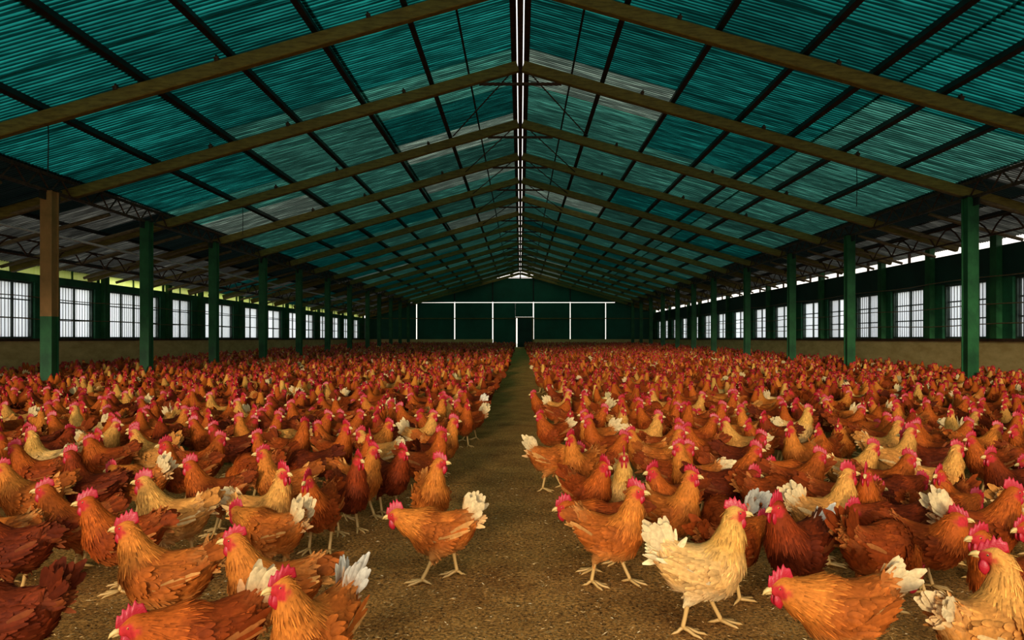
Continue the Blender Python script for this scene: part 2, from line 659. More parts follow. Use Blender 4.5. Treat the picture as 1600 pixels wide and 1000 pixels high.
# ---- lattice girders along the post heads and over the side aisles (top-level things)
def lattice(name, x, z0, z1, panel, mat, label, bowed=False, rad=0.014, chord=0.05):
    root = empty(name, (x, Y0, z0))
    tag(root, label, 'girder', kind='structure')
    L = Y1 - Y0
    link('top_chord', MB().beam((0, 0, z1 - z0), (0, L, z1 - z0), chord, chord).mesh('top_chord', mat), root)
    link('bottom_chord', MB().beam((0, 0, 0), (0, L, 0), chord, chord).mesh('bottom_chord', mat), root)
    n = int(L / panel)
    h = z1 - z0
    web = MB()
    for i in range(2):
        y = i * panel
        if bowed:
            a = np.linspace(0, 1, 6)
            web.tube(np.stack([0 * a, y + a * panel, h * np.sin(a * PI) * 0.95 + 0.0], 1), rad, 5, False)
        else:
            up = i % 2 == 0
            web.tube([(0, y, 0 if up else h), (0, y + panel, h if up else 0)], rad, 5, False)
    wm = web.mesh('web_bar', mat, True)
    for i in range(n // 2):
        link('web_bar', wm, root, (0, 2 * i * panel, 0))
    return root


lattice('girder', -POST_X, roof_z(POST_X) - 0.36, roof_z(POST_X) - 0.08, 0.28, M['rusty'],
        'rusty lattice girder running along the heads of the left posts', rad=0.016)
lattice('girder', POST_X, roof_z(POST_X) - 0.36, roof_z(POST_X) - 0.08, 0.28, M['rusty'],
        'rusty lattice girder running along the heads of the right posts', rad=0.016)
lattice('girder', -10.4, roof_z(10.4) - 0.5, roof_z(10.4) - 0.16, 0.9, M['rusty'],
        'thin bowed lattice girder under the left side aisle roof', True, 0.018, 0.035)
lattice('girder', 9.3, roof_z(9.3) - 0.5, roof_z(9.3) - 0.16, 0.9, M['rusty'],
        'thin bowed lattice girder under the right side aisle roof', True, 0.018, 0.035)

# sloping poles in the left side aisle
pole_me = MB().tube([(0, 0, 0), (-1.6, 0.05, -0.43), (-3.3, 0, -0.9)], [0.04, 0.045, 0.04], 7).mesh('roof_pole', M['stick'], True)
pole_me2 = MB().tube([(0, 0, 0), (0.9, 0.03, -0.25), (1.9, 0, -0.52)], [0.035, 0.04, 0.035], 7).mesh('roof_pole', M['stick'], True)
for i in range(16):
    y = 10.9 + i * 1.45
    link('roof_pole', pole_me, ceil, (-8.3, y, roof_z(8.3) - 0.33))
    link('roof_pole', pole_me2, ceil, (8.25, y, roof_z(8.25) - 0.33))

# white pipe in the left aisle
o = link('pipe', MB().tube([(-9.45, y, 3.08 + 0.01 * math.sin(y)) for y in np.linspace(Y0, 44, 30)], 0.026, 8).mesh('pipe', M['white_pipe'], True))
tag(o, 'long white pipe hung lengthwise under the left side aisle roof', 'pipe')
for y in (12, 18, 24, 30):
    pass

# ---- posts
ORD = ['first', 'second', 'third', 'fourth', 'fifth', 'sixth', 'seventh', 'eighth', 'ninth', 'tenth', 'eleventh', 'twelfth', 'thirteenth', 'fourteenth']
LEFT_POSTS = [11.75, 14.8, 18.05, 21.5, 25.0, 28.7, 32.4, 36.2, 39.2, 42.7, 46.0, 49.4]
RIGHT_POSTS = [12.3, 16.8, 20.4, 24.4, 28.6, 31.9, 35.2, 38.8, 42.4, 45.8, 49.2]


def post(side, y, i):
    h = roof_z(POST_X) - 0.36
    z0 = floor_z(y) - 0.02
    root = empty('post', (side * POST_X, y, z0))
    first_left = side < 0 and i == 0
    lab = ('green steel post, its top painted warmly lit, nearest the camera in the left row' if first_left else
           f'green steel post, {ORD[i]} from the camera in the {"left" if side < 0 else "right"} row')
    tag(root, lab, 'post', 'steel roof posts in two rows', kind='structure')
    H = h - z0
    wd = 0.2
    # H-section shaft: two flanges and a web
    def shaft(a, b):
        s = MB()
        s.beam((0, -0.085, a), (0, -0.085, b), wd, 0.022, up=(0, 1, 0), chamfer=0.003)
        s.beam((0, 0.085, a), (0, 0.085, b), wd, 0.022, up=(0, 1, 0), chamfer=0.003)
        s.box((-0.075, -0.075, a), (0.075, 0.075, b))
        return s
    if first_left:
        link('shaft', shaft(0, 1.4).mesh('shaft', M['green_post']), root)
        tag(link('upper_shaft', shaft(1.4, H).mesh('upper_shaft', M['warm_lit_post']), root), 'upper length painted tan for warm light')
    else:
        link('shaft', shaft(0, H).mesh('shaft', M['green_post']), root)
    link('base_plate', MB().box((-0.16, -0.16, 0), (0.16, 0.16, 0.025)).mesh('base_plate', M['dark_steel']), root)
    cp = MB().box((-0.14, -0.12, H), (0.14, 0.12, H + 0.025))
    cp.box((-0.012, -0.25, H - 0.16), (0.012, 0.25, H))
    link('head_plate', cp.mesh('head_plate', M['dark_steel']), root)


for i, y in enumerate(LEFT_POSTS):
    post(-1, y, i)
for i, y in enumerate(RIGHT_POSTS):
    post(1, y, i)

# ---- side walls and windows
LW = [(12.6, 14.4), (15.4, 16.6), (17.5, 18.95), (19.65, 22.4), (23.2, 24.55), (25.6, 28.1), (29.3, 30.9), (32.0, 33.8),
      (34.9, 36.5), (37.6, 39.2), (40.3, 41.9), (43.0, 44.6), (45.7, 47.3), (48.4, 50.0)]
RW = [(10.4, 11.9), (12.55, 14.15), (14.95, 16.5), (17.3, 18.8), (19.5, 20.85), (21.5, 22.7), (23.3, 24.8), (25.9, 27.5), (28.4, 29.9),
      (31.2, 32.8), (34.0, 35.5), (36.6, 38.1), (39.2, 40.7), (41.8, 43.3), (44.4, 45.9), (47.0, 48.5), (49.5, 50.8)]
win_no = [0]
pane_cache = {}


def pane_mesh(wd, ht, mat):
    key = (round(wd, 3), round(ht, 3), mat)
    if key in pane_cache:
        return pane_cache[key]
    n = max(3, int(round(wd / 0.11)))
    ns = n * 6
    yy = np.linspace(0, wd, ns + 1)
    xx = 0.014 * np.cos(2 * PI * yy / (wd / n))
    v = [(x, y, z) for z in (0, ht) for x, y in zip(xx, yy)]
    m = ns + 1
    q = np.array([(i, i + 1, m + i + 1, m + i) for i in range(ns)])
    pane_cache[key] = MB().add(v, q).mesh('pane', M[mat], True)
    return pane_cache[key]


def window(xw, y0, y1, z0, z1, side, bars):
    win_no[0] += 1
    k = win_no[0]
    root = empty(f'window_{k}', (xw, y0, z0))
    idx = (LW if side < 0 else RW).index((y0, y1))
    tag(root, f'barred window glazed with white corrugated plastic, {ORD[idx] if idx < 14 else str(idx + 1) + "th"} from the camera in the {"left" if side < 0 else "right"} wall',
        'window', 'barred windows along the side walls', kind='structure')
    W_, H_ = y1 - y0, z1 - z0
    f = MB()
    t = 0.045
    f.box((-0.06, 0, 0), (0.06, t, H_)).box((-0.06, W_ - t, 0), (0.06, W_, H_))
    f.box((-0.06, t, 0), (0.06, W_ - t, t)).box((-0.06, t, H_ - t), (0.06, W_ - t, H_))
    link('frame', f.mesh('frame', M['frame']), root)
    inward = 1 if side < 0 else -1
    # panes: two or three side by side, each a corrugated plastic sheet
    nb = max(1, int(round(W_ / 0.75)))
    pw = (W_ - 2 * t) / nb
    for i in range(nb):
        link('pane', pane_mesh(pw, H_ - 2 * t, 'window_sheet'), root, (-inward * 0.03, t + i * pw, t))
        if i:
            b = MB().box((-0.02, -0.018, t), (0.035, 0.018, H_ - t))
            link('mullion', b.mesh('mullion', M['frame']), root, (0, t + i * pw, 0))
    for zz in (H_ * 0.36, H_ * 0.68):
        link('glazing_bar', MB().box((-0.015, t, -0.014), (0.03, W_ - t, 0.014)).mesh('glazing_bar', M['frame']), root, (0, 0, zz))
    if bars:
        me = MB().tube([(0, 0, t), (0, 0, H_ - t)], 0.008, 6).mesh('bar', M['dark_steel'], True)
        n = int(W_ / 0.105)
        for i in range(1, n):
            link('bar', me, root, (inward * 0.045, i * W_ / n, 0))


def side_wall(side):
    xw = WL if side < 0 else WR
    wins = LW if side < 0 else RW
    name = 'wall_left' if side < 0 else 'wall_right'
    inward = 1 if side < 0 else -1
    x0, x1 = sorted((xw, xw - inward * 0.24))
    root = empty(name, (0, 0, 0))
    tag(root, 'long ' + ('left' if side < 0 else 'right') + ' side wall, tan below and green between its windows', 'wall', kind='structure')
    ztop = 2.37 if side < 0 else 2.29
    link('base_wall', MB().box((x0, Y0, -0.1), (x1, Y1, SILL - 0.06)).mesh('base_wall', M['concrete']), root)
    xs0, xs1 = sorted((xw + inward * 0.05, xw - inward * 0.24))
    link('sill', MB().box((xs0, Y0, SILL - 0.06), (xs1, Y1, SILL)).mesh('sill', M['rusty']), root)
    edges = [Y0] + [e for w_ in wins for e in w_] + [Y1]
    for a, b in zip(edges[0::2], edges[1::2]):
        link('pier', MB().box((x0, a, SILL), (x1, b, ztop)).mesh('pier', M['green_wall']), root)
        c = (a + b) / 2
        # a pilaster on each pier
        zt = (roof_z(xw) - 0.05)
        xa, xb = sorted((xw + inward * 0.002, xw + inward * 0.13))
        link('pilaster', MB().box((xa, c - 0.1, SILL), (xb, c + 0.1, zt)).mesh('pilaster', M['green_post']), root)
    for w_ in wins:
        window(xw - inward * 0.12, w_[0], w_[1], SILL, ztop, side, wins.index(w_) < 5)
    cs = [Y0] + [(w_[1] + n_[0]) / 2 for w_, n_ in zip(wins[:-1], wins[1:])] + [Y1]
    for a, b in zip(cs[:-1], cs[1:]):
        if side < 0:
            link('header', MB().box((x0, a, ztop), (x1, b, 2.56)).mesh('header', M['green_wall']), root)
            me = MB().box((x0 + 0.09, a + 0.04, 2.56), (x0 + 0.1, b - 0.04, 2.83)).mesh('clerestory_pane', M['clere'])
            link('clerestory_pane', me, root)
            link('clerestory_bar', MB().box((x0 + 0.07, (a + b) / 2 - 0.02, 2.56), (x0 + 0.13, (a + b) / 2 + 0.02, 2.83)).mesh('clerestory_bar', M['green_post']), root)
            link('clerestory_bar', MB().box((x0 + 0.07, b - 0.05, 2.56), (x0 + 0.13, b + 0.05, 2.83)).mesh('clerestory_bar', M['green_post']), root)
        else:
            link('header', MB().box((x0, a + 0.015, ztop), (x1 - 0.02, b - 0.015, 2.98)).mesh('header', M['dark_green']), root)
            for yy in (a + 0.1, (a + b) / 2):
                link('head_bracket', MB().box((x0 + 0.04, yy - 0.02, 2.98), (x0 + 0.1, yy + 0.02, 3.26)).mesh('head_bracket', M['rusty']), root)


side_wall(-1)
side_wall(1)

# wires strung along the walls
for side, zs in ((1, (2.32, 1.72, 1.3)), (-1, (1.98, 1.47))):
    x = (WR - 0.2) if side > 0 else (WL + 0.2)
    for k, z in enumerate(zs):
        pts = [(x, y, z + 0.02 * math.sin(y * 1.3 + k)) for y in np.linspace(Y0, Y1 - 0.3, 60)]
        o = link('wire', MB().tube(pts, 0.012, 5).mesh('wire', M['stick'], True))
        tag(o, f'{["highest", "middle", "lowest"][k] if side > 0 else ["upper", "lower"][k]} wire strung along the {"right" if side > 0 else "left"} wall windows', 'wire')
# hanging wires
for x, y, z1, lab in ((-6.67, 9.64, 3.3, 'thin wire hanging from a purlin before the nearest left post'),
                      (6.5, 13.2, 3.55, 'thin wire hanging from a purlin inside the second right post'),
                      (-6.67, 16.4, 3.5, 'thin wire hanging from the roof near the third left post')):
    o = link('hanging_wire', MB().tube([(x, y, roof_z(x) - 0.05), (x + 0.01, y, (roof_z(x) + z1) / 2), (x, y, z1)], 0.008, 5).mesh('hanging_wire', M['dark_steel'], True))
    tag(o, lab, 'wire')

# ---- end wall: dark curtain panels with bright gaps, an open door, a pale gable light
ew = empty('wall_back', (0, Y1, 0))
tag(ew, 'far gable end wall of bottle green panels with bright gaps between', 'wall', kind='structure')


def panel(x0, x1, z0, z1, mat='end_green', name='panel', y=0.0, t=0.06):
    """a panel whose top follows the roof when z1 is None"""
    ts = [x0, x1] if x0 * x1 >= 0 else [x0, 0, x1]
    tops = [(roof_z(x) - 0.02) if z1 is None else z1 for x in ts]
    pr = [(x0, z0), (x1, z0)] + [(x, z) for x, z in zip(ts[::-1], tops[::-1])]
    v = [(x, y, z) for x, z in pr] + [(x, y + t, z) for x, z in pr]
    N = len(pr)
    sides = np.array([(i, N + i, N + (i + 1) % N, (i + 1) % N) for i in range(N)])
    m_ = MB().add(v, [sides, np.array([list(range(N))]), np.array([list(range(N, 2 * N))[::-1]])])
    return link(name, m_.mesh(name, M[mat]), ew)


GX = [WL, -7.9, -5.0, -2.1, 1.0, 3.8, 6.5, WR]
ZH, ZB = 3.72, 0.95
g = 0.038
for a, b in zip(GX[:-1], GX[1:]):
    if a == -2.1:
        panel(a + g, -0.38, 0.0, ZH)
        panel(-0.378, 1.0 - g, 2.65, ZH)
    else:
        ga = g if a in (-7.9, -5.0, 3.8 - 2.8) else 0.03
        panel(a + ga, b - (g if b in (-7.9, -5.0, -2.1) else 0.03), ZB, ZH)
    # upper panels
for a, b in ((-8.6, -5.0), (-5.0, -2.1), (-2.1, 1.0), (1.0, 3.8), (3.8, 7.2)):
    z1 = None
    if a in (-2.1,):
        panel(a + 0.01, b - 0.01, ZH + 0.05, 5.6)
    elif a in (-5.0, 1.0):
        # cut at the gable light
        panel(a + 0.01, b - 0.01, ZH + 0.05, None if a == -5.0 else None)
    else:
        panel(a + 0.01, b - 0.01, ZH + 0.05, None)
panel(WL, -8.6, ZH + 0.0, None, y=-0.02)
panel(7.2, WR, ZH + 0.0, None, y=-0.02)
panel(WL, -2.1, 0.0, ZB, 'concrete', 'base_wall')
panel(1.0, WR, 0.0, ZB, 'concrete', 'base_wall')
for a, b in ((WL, -0.45), (1.0, WR)):
    link('rail', MB().box((a, -0.06, 2.5), (b, -0.02, 2.56)).mesh('rail', M['olive']), ew)
link('gable_post', MB().box((-0.05, -0.06, 5.6), (0.05, 0.0, 6.1)).mesh('gable_post', M['dark_steel']), ew)
for x in (-5.0, 3.8, -8.6, 7.2, -2.1, 1.0):
    link('stud', MB().box((x - 0.04, -0.07, ZH + 0.1), (x + 0.04, -0.03, roof_z(x) - 0.1)).mesh('stud', M['dark_steel']), ew)
dr = empty('door_1', (-0.2, Y1 - 0.05, 0.33))
tag(dr, 'dark open doorway at the far end of the aisle with daylight along its edge', 'door', kind='structure')
fr = MB().box((-0.18, -0.05, 0), (-0.12, 0.05, 2.3)).box((1.1, -0.05, 0), (1.2, 0.05, 2.3)).box((-0.12, -0.05, 2.22), (1.1, 0.05, 2.3))
link('door_frame', fr.mesh('door_frame', M['olive']), dr)
lf = MB().box((-0.02, -0.02, 0.0), (1.1, 0.03, 2.22))
link('door_leaf', lf.mesh('door_leaf', M['dark_green']), dr)
link('handle', MB().tube([(0.14, -0.05, 1.0), (0.14, -0.05, 1.15)], 0.015, 6).mesh('handle', M['dark_steel']), dr)

# ================================================================== HENS
H_FLOOR = 0.0


def cone_sdf(P, a, b, r1, r2):
    a, b = np.asarray(a, float), np.asarray(b, float)
    ba = b - a
    t = np.clip(((P - a) @ ba) / (ba @ ba), 0, 1)
    return np.linalg.norm(P - a - t[:, None] * ba, axis=1) - (r1 + (r2 - r1) * t)


def smin(a, b, k):
    h = np.clip(0.5 + 0.5 * (b - a) / k, 0, 1)
    return b + (a - b) * h - k * h * (1 - h)


def surface_nets(f, lo, hi, h):
    lo, hi = np.array(lo), np.array(hi)
    n = np.ceil((hi - lo) / h).astype(int) + 1
    ax = [lo[i] + np.arange(n[i]) * h for i in range(3)]
    G = np.stack(np.meshgrid(*ax, indexing='ij'), -1)
    D = f(G.reshape(-1, 3)).reshape(n)
    ins = D < 0
    c = [(i, j, k) for i in (0, 1) for j in (0, 1) for k in (0, 1)]
    sl = lambda A, o: A[o[0]:n[0] - 1 + o[0], o[1]:n[1] - 1 + o[1], o[2]:n[2] - 1 + o[2]]
    cnt = sum(sl(ins, o).astype(int) for o in c)
    act = (cnt > 0) & (cnt < 8)
    ids = -np.ones(act.shape, int)
    ids[act] = np.arange(act.sum())
    acc, num = np.zeros(act.shape + (3,)), np.zeros(act.shape)
    for o in c:
        for d_ in range(3):
            if o[d_] == 0:
                o2 = list(o)
                o2[d_] = 1
                da, db = sl(D, o), sl(D, o2)
                cr = (da < 0) != (db < 0)
                t = np.where(cr, da / np.where(cr, da - db, 1), 0)
                p = np.stack([np.full(t.shape, float(q)) for q in o], -1)
                p[..., d_] += t
                acc += np.where(cr[..., None], p, 0)
                num += cr
    loc = acc[act] / num[act][:, None]
    cell = np.argwhere(act)
    V = lo + (cell + loc) * h
    quads = []
    for d_ in range(3):
        e = [(1, 2), (2, 0), (0, 1)][d_]
        A = ins
        sh = [slice(None)] * 3
        s0, s1 = list(sh), list(sh)
        s0[d_], s1[d_] = slice(0, n[d_] - 1), slice(1, n[d_])
        a, b = A[tuple(s0)], A[tuple(s1)]
        cr = np.argwhere(a != b)
        flip = a[tuple(cr.T)]
        ok = (cr[:, e[0]] > 0) & (cr[:, e[1]] > 0) & (cr[:, e[0]] < n[e[0]] - 1) & (cr[:, e[1]] < n[e[1]] - 1)
        cr, flip = cr[ok], flip[ok]
        q = []
        for u, v_ in ((0, 0), (-1, 0), (-1, -1), (0, -1)):
            cc = cr.copy()
            cc[:, e[0]] += u
            cc[:, e[1]] += v_
            q.append(ids[tuple(cc.T)])
        q = np.stack(q, 1)
        q[~flip] = q[~flip][:, ::-1]
        quads.append(q)
    return V, np.concatenate(quads)


def rotz(a):
    c_, s_ = math.cos(a), math.sin(a)
    return np.array([[c_, -s_, 0], [s_, c_, 0], [0, 0, 1.0]])


# neck chains: (x, z, r) from the shoulders up; head = (x, z, pitch in degrees)
NECKS = {
    'T': ([(.078, .238, .063), (.096, .320, .041), (.103, .395, .0260)], (.107, .418, 2)),
    'U': ([(.082, .238, .063), (.101, .310, .041), (.108, .366, .0260)], (.113, .389, 0)),
    'N': ([(.083, .235, .064), (.108, .295, .042), (.121, .337, .0265)], (.127, .359, -2)),
    'R': ([(.080, .225, .070), (.098, .275, .053), (.108, .310, .034)], (.114, .330, 0)),
    'L': ([(.080, .215, .068), (.140, .240, .047), (.175, .258, .032)], (.190, .270, -12)),
    'D': ([(.085, .200, .066), (.150, .160, .044), (.180, .105, .030)], (.190, .085, -55)),
}
COMB_TOP = {'T': .458, 'U': .430, 'N': .396, 'R': .380, 'L': .318, 'D': .12}

TONES = {  # body, hackle, pale parts (belly, fluff)
    0: (lin(98, 36, 13), lin(134, 52, 18), lin(128, 62, 28)),
    1: (lin(136, 56, 17), lin(178, 84, 26), lin(178, 104, 48)),
    2: (lin(166, 84, 28), lin(202, 116, 42), lin(204, 140, 72)),
    3: (lin(196, 128, 58), lin(214, 148, 68), lin(222, 176, 112)),
    4: (lin(218, 166, 96), lin(218, 158, 74), lin(238, 212, 158)),
}
CREAM = lin(222, 192, 138)
WHITE = lin(226, 214, 188)
RED = lin(164, 12, 26)
PINK = lin(194, 30, 50)
HORN = lin(222, 186, 112)
SHANK = lin(214, 168, 96)


class Hen:
    """geometry of one pose; colours are chosen per tone"""

    def __init__(self, neck, yaw, leg, h, seed, crouch=0.0):
        self.neck, self.yaw, self.leg, self.h, self.seed = neck, yaw, leg, h, seed
        ch, hd = NECKS[neck]
        self.chain = [np.array((x, 0, z)) for x, z, r in ch]
        self.cr = [r for x, z, r in ch]
        self.hp = np.array((hd[0], 0, hd[1]))
        a = math.radians(yaw)
        # a turned head also swings the top of the neck a little to that side
        self.hp = self.hp + np.array((-0.018 * (1 - math.cos(a)), 0.02 * math.sin(a), 0))
        self.chain[2] = self.chain[2] + np.array((0, 0.008 * math.sin(a), 0))
        pt = math.radians(hd[2])
        self.HR = rotz(a) @ np.array([[math.cos(pt), 0, -math.sin(pt)], [0, 1, 0], [math.sin(pt), 0, math.cos(pt)]])
        self.fwd, self.up, self.lat = self.HR[:, 0], self.HR[:, 2], self.HR[:, 1]
        if leg == 'stride':
            self.legs = [dict(s=1, hock=(.035, .052, .106), ank=(.075, .050, .016), lift=0),
                         dict(s=-1, hock=(-.040, -.048, .108), ank=(-.055, -.045, .022), lift=.004)]
        else:
            self.legs = [dict(s=1, hock=(-.012, .052, .106), ank=(.012, .052, .014), lift=0),
                         dict(s=-1, hock=(-.018, -.052, .106), ank=(.002, -.052, .014), lift=0)]
        self.build_body()

    def sdf(self, P):
        Q = P * np.array([1, 1 / 0.92, 1])
        d_ = cone_sdf(Q, (-.056, 0, .214), (.048, 0, .202), .064, .080)
        d_ = smin(d_, cone_sdf(Q, (-.040, 0, .180), (.034, 0, .170), .053, .061), .03)
        d_ = smin(d_, cone_sdf(Q, (.048, 0, .200), (.072, 0, .228), .081, .068), .03)
        d_ = smin(d_, cone_sdf(Q, (-.058, 0, .226), (-.112, 0, .274), .055, .024), .035)
        d_ = smin(d_, cone_sdf(Q, (-.056, 0, .180), (-.100, 0, .220), .043, .026), .04)
        for i in range(2):
            d_ = smin(d_, cone_sdf(Q, self.chain[i], self.chain[i + 1], self.cr[i], self.cr[i + 1]), .028)
        d_ = smin(d_, cone_sdf(Q, self.chain[2], self.hp, self.cr[2], .0235), .02)
        hd = cone_sdf(P, self.hp, self.hp + self.fwd * .024 - self.up * .002, .0225, .0165)
        d_ = smin(d_, hd, .012)
        for L in self.legs:
            hk = np.array(L['hock'])
            hip = np.array((-.005, .045 * L['s'], .155))
            d_ = smin(d_, cone_sdf(P, hip, hk, .047, .0155), .018)
        return d_

    def grad(self, P, e=.002):
        g_ = np.stack([self.sdf(P + np.eye(3)[i] * e) - self.sdf(P - np.eye(3)[i] * e) for i in range(3)], 1)
        return g_ / (np.linalg.norm(g_, axis=1)[:, None] + 1e-9)

    def build_body(self):
        V, Q = surface_nets(self.sdf, (-.21, -.115, .05), (.25, .115, .45), self.h)
        for _ in range(2):
            V = V - self.sdf(V)[:, None] * self.grad(V)
        self.V, self.Q, self.N = V, Q, self.grad(V)
        self.S, self.flow = self.spine(V)

    def spine(self, P):
        """s along the bird: 0 tail .. 1 shoulders .. 2 head; flow = tangent pointing tailwards"""
        pts = [np.array((-.135, 0, .268)), np.array((-.045, 0, .2)), np.array((.05, 0, .2))] + self.chain + [self.hp + self.fwd * .03]
        sv = [0, .5, .85, 1.0, 1.4, 1.8, 2.05]
        best = np.full(len(P), 9.0)
        S = np.zeros(len(P))
        T = np.zeros((len(P), 3))
        for i in range(len(pts) - 1):
            a, b = pts[i], pts[i + 1]
            ba = b - a
            t = np.clip(((P - a) @ ba) / (ba @ ba), 0, 1)
            dd = np.linalg.norm(P - a - t[:, None] * ba, axis=1)
            m_ = dd < best
            best[m_] = dd[m_]
            S[m_] = (sv[i] + (sv[i + 1] - sv[i]) * t)[m_]
            T[m_] = -ba / np.linalg.norm(ba)
        # thighs flow down
        low = np.clip((.15 - P[:, 2]) / .05, 0, 1)[:, None] * (S < 1.05)[:, None]
        T = T * (1 - low) + np.array((-.25, 0, -1)) * low
        return S, T

    def colours(self, P, S, tone):
        body, hack, pale = TONES[tone]
        r = np.random.default_rng(self.seed + tone)
        c = np.tile(body, (len(P), 1))
        n1 = np.sin(P[:, 0] * 41 + self.seed) * np.sin(P[:, 2] * 37 + 2 * self.seed) * np.sin(P[:, 1] * 29 + 1)
        n2 = np.sin(P[:, 0] * 83 + 3 * self.seed) * np.sin(P[:, 2] * 71 + self.seed) * np.sin(P[:, 1] * 57 + 2)
        c = c * (1 + .34 * n1[:, None] + .22 * n2[:, None]) * np.array((1, 1, 1)) ** 1
        gold = np.clip(n1 + n2, 0, 1)[:, None] * .35
        c = c * (1 - gold) + hack * gold
        hk = np.clip((S - 1.0) / .25, 0, 1)[:, None]
        c = c * (1 - hk) + hack * hk
        bl = (np.clip((.165 - P[:, 2]) / .06, 0, 1) * (S < 1.1))[:, None] * .75
        c = c * (1 - bl) + pale * bl
        # fluff under and around the tail
        fl = (np.clip((.25 - S) / .25, 0, 1))[:, None] * .6
        c = c * (1 - fl) + pale * fl
        # bare red face
        L = (P - self.hp) @ self.HR
        face = np.clip((L[:, 0] - .004 + .3 * np.minimum(0, .012 - L[:, 2])) / .006, 0, 1) * (np.clip((.015 - L[:, 2]) / .004, 0, 1)) * \
            np.clip((L[:, 2] + .03) / .006, 0, 1) * (S > 1.75)
        ear = np.exp(-(((L[:, 0] - .0) / .007) ** 2 + ((L[:, 2] + .008) / .008) ** 2)) * (S > 1.7) * (np.abs(L[:, 1]) > .008)
        face = np.clip(face + ear, 0, 1)[:, None]
        c = c * (1 - face) + lin(188, 46, 46) * face
        return np.clip(c, 0, .95), face[:, 0]

    # ---- feather cards laid over the skin
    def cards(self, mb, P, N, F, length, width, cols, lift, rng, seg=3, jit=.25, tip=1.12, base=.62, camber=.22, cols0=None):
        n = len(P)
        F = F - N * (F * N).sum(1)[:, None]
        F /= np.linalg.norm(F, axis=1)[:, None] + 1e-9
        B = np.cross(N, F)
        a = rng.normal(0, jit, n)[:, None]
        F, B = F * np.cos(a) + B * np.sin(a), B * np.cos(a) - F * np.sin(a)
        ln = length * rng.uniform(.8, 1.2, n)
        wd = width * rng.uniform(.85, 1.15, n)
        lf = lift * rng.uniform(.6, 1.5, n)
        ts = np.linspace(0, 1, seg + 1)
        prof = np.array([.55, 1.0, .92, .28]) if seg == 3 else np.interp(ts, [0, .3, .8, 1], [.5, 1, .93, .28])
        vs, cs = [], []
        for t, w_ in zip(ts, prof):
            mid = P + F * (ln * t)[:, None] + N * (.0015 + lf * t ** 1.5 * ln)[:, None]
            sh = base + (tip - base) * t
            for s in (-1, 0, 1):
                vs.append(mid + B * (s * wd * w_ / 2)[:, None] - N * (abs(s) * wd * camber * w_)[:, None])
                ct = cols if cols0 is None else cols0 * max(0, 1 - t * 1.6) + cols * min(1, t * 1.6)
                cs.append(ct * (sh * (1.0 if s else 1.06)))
        v = np.stack(vs, 1)
        cc = np.clip(np.stack(cs, 1), 0, .95)
        k = 3 * (seg + 1)
        q = []
        for i in range(seg):
            for j in range(2):
                q.append((i * 3 + j, i * 3 + j + 1, (i + 1) * 3 + j + 1, (i + 1) * 3 + j))
        q = (np.arange(n)[:, None, None] * k + np.array(q)[None]).reshape(-1, 4)
        mb.add(v.reshape(-1, 3), q, col=cc.reshape(-1, 3))

    def sample(self, rng, n, mask):
        tri = self.Q[:, [0, 1, 2]]
        ar = np.linalg.norm(np.cross(self.V[self.Q[:, 1]] - self.V[self.Q[:, 0]], self.V[self.Q[:, 3]] - self.V[self.Q[:, 0]]), axis=1)
        wgt = ar * mask[self.Q[:, 0]]
        if wgt.sum() <= 0:
            return np.zeros((0, 3))
        q = rng.choice(len(self.Q), n, p=wgt / wgt.sum())
        u, v = rng.random((2, n, 1))
        Vq = self.V[self.Q[q]]
        return (Vq[:, 0] * (1 - u) + Vq[:, 1] * u) * (1 - v) + (Vq[:, 3] * (1 - u) + Vq[:, 2] * u) * v

    def plumage(self, tone, feathers):
        mb = MB()
        c, face = self.colours(self.V, self.S, tone)
        mb.add(self.V, self.Q, col=c * (.8 if feathers else 1.0) if False else c)
        if not feathers:
            return mb
        rng = np.random.default_rng(self.seed * 13 + tone)
        S, z = self.S, self.V[:, 2]
        L = (self.V - self.hp) @ self.HR
        nohead = (face < .15) * 1.0

        def lay(n, mask, ln, wd, lift, vary=.16, jit=.22, tip=1.15, base=.62, camber=.22):
            P = self.sample(rng, n, mask)
            if not len(P):
                return
            for _ in range(1):
                P = P - self.sdf(P)[:, None] * self.grad(P)
            N = self.grad(P)
            s, F = self.spine(P)
            cc, _ = self.colours(P, s, tone)
            cc = cc * (1 + rng.normal(0, vary, n))[:, None].clip(.5, 1.5)
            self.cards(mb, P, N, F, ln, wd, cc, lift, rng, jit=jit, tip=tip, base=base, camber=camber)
        k = feathers
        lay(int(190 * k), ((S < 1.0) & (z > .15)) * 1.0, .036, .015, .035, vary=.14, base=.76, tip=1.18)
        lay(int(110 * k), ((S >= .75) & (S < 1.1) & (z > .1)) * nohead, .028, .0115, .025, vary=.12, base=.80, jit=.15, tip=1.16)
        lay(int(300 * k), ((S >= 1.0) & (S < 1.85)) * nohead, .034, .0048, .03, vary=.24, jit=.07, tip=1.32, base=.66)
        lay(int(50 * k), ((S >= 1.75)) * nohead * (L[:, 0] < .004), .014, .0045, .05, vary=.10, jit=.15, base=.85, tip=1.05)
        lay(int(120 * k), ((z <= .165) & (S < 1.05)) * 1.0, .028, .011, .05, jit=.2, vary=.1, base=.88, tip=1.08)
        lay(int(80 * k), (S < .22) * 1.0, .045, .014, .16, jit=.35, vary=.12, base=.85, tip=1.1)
        return mb

    def wing(self, side, tone, feathers):
        """a folded wing: shield of coverts with the long flight feathers closed along its lower edge"""
        body, hack, pale = TONES[tone]
        rng = np.random.default_rng(self.seed * 7 + tone + side + 50)
        mb = MB()
        nu, nv = 12, 7
        us, vs = np.linspace(0, 1, nu), np.linspace(0, 1, nv)
        P = []
        for u in us:
            x = .070 - .168 * u
            top = .262 - .004 * u
            bot = .165 + .075 * u ** 2.2 + .02 * (1 - u) ** 3
            for v in vs:
                P.append((x, bot + (top - bot) * v))
        P = np.array(P)
        y = self.lateral(P[:, 0], P[:, 1])
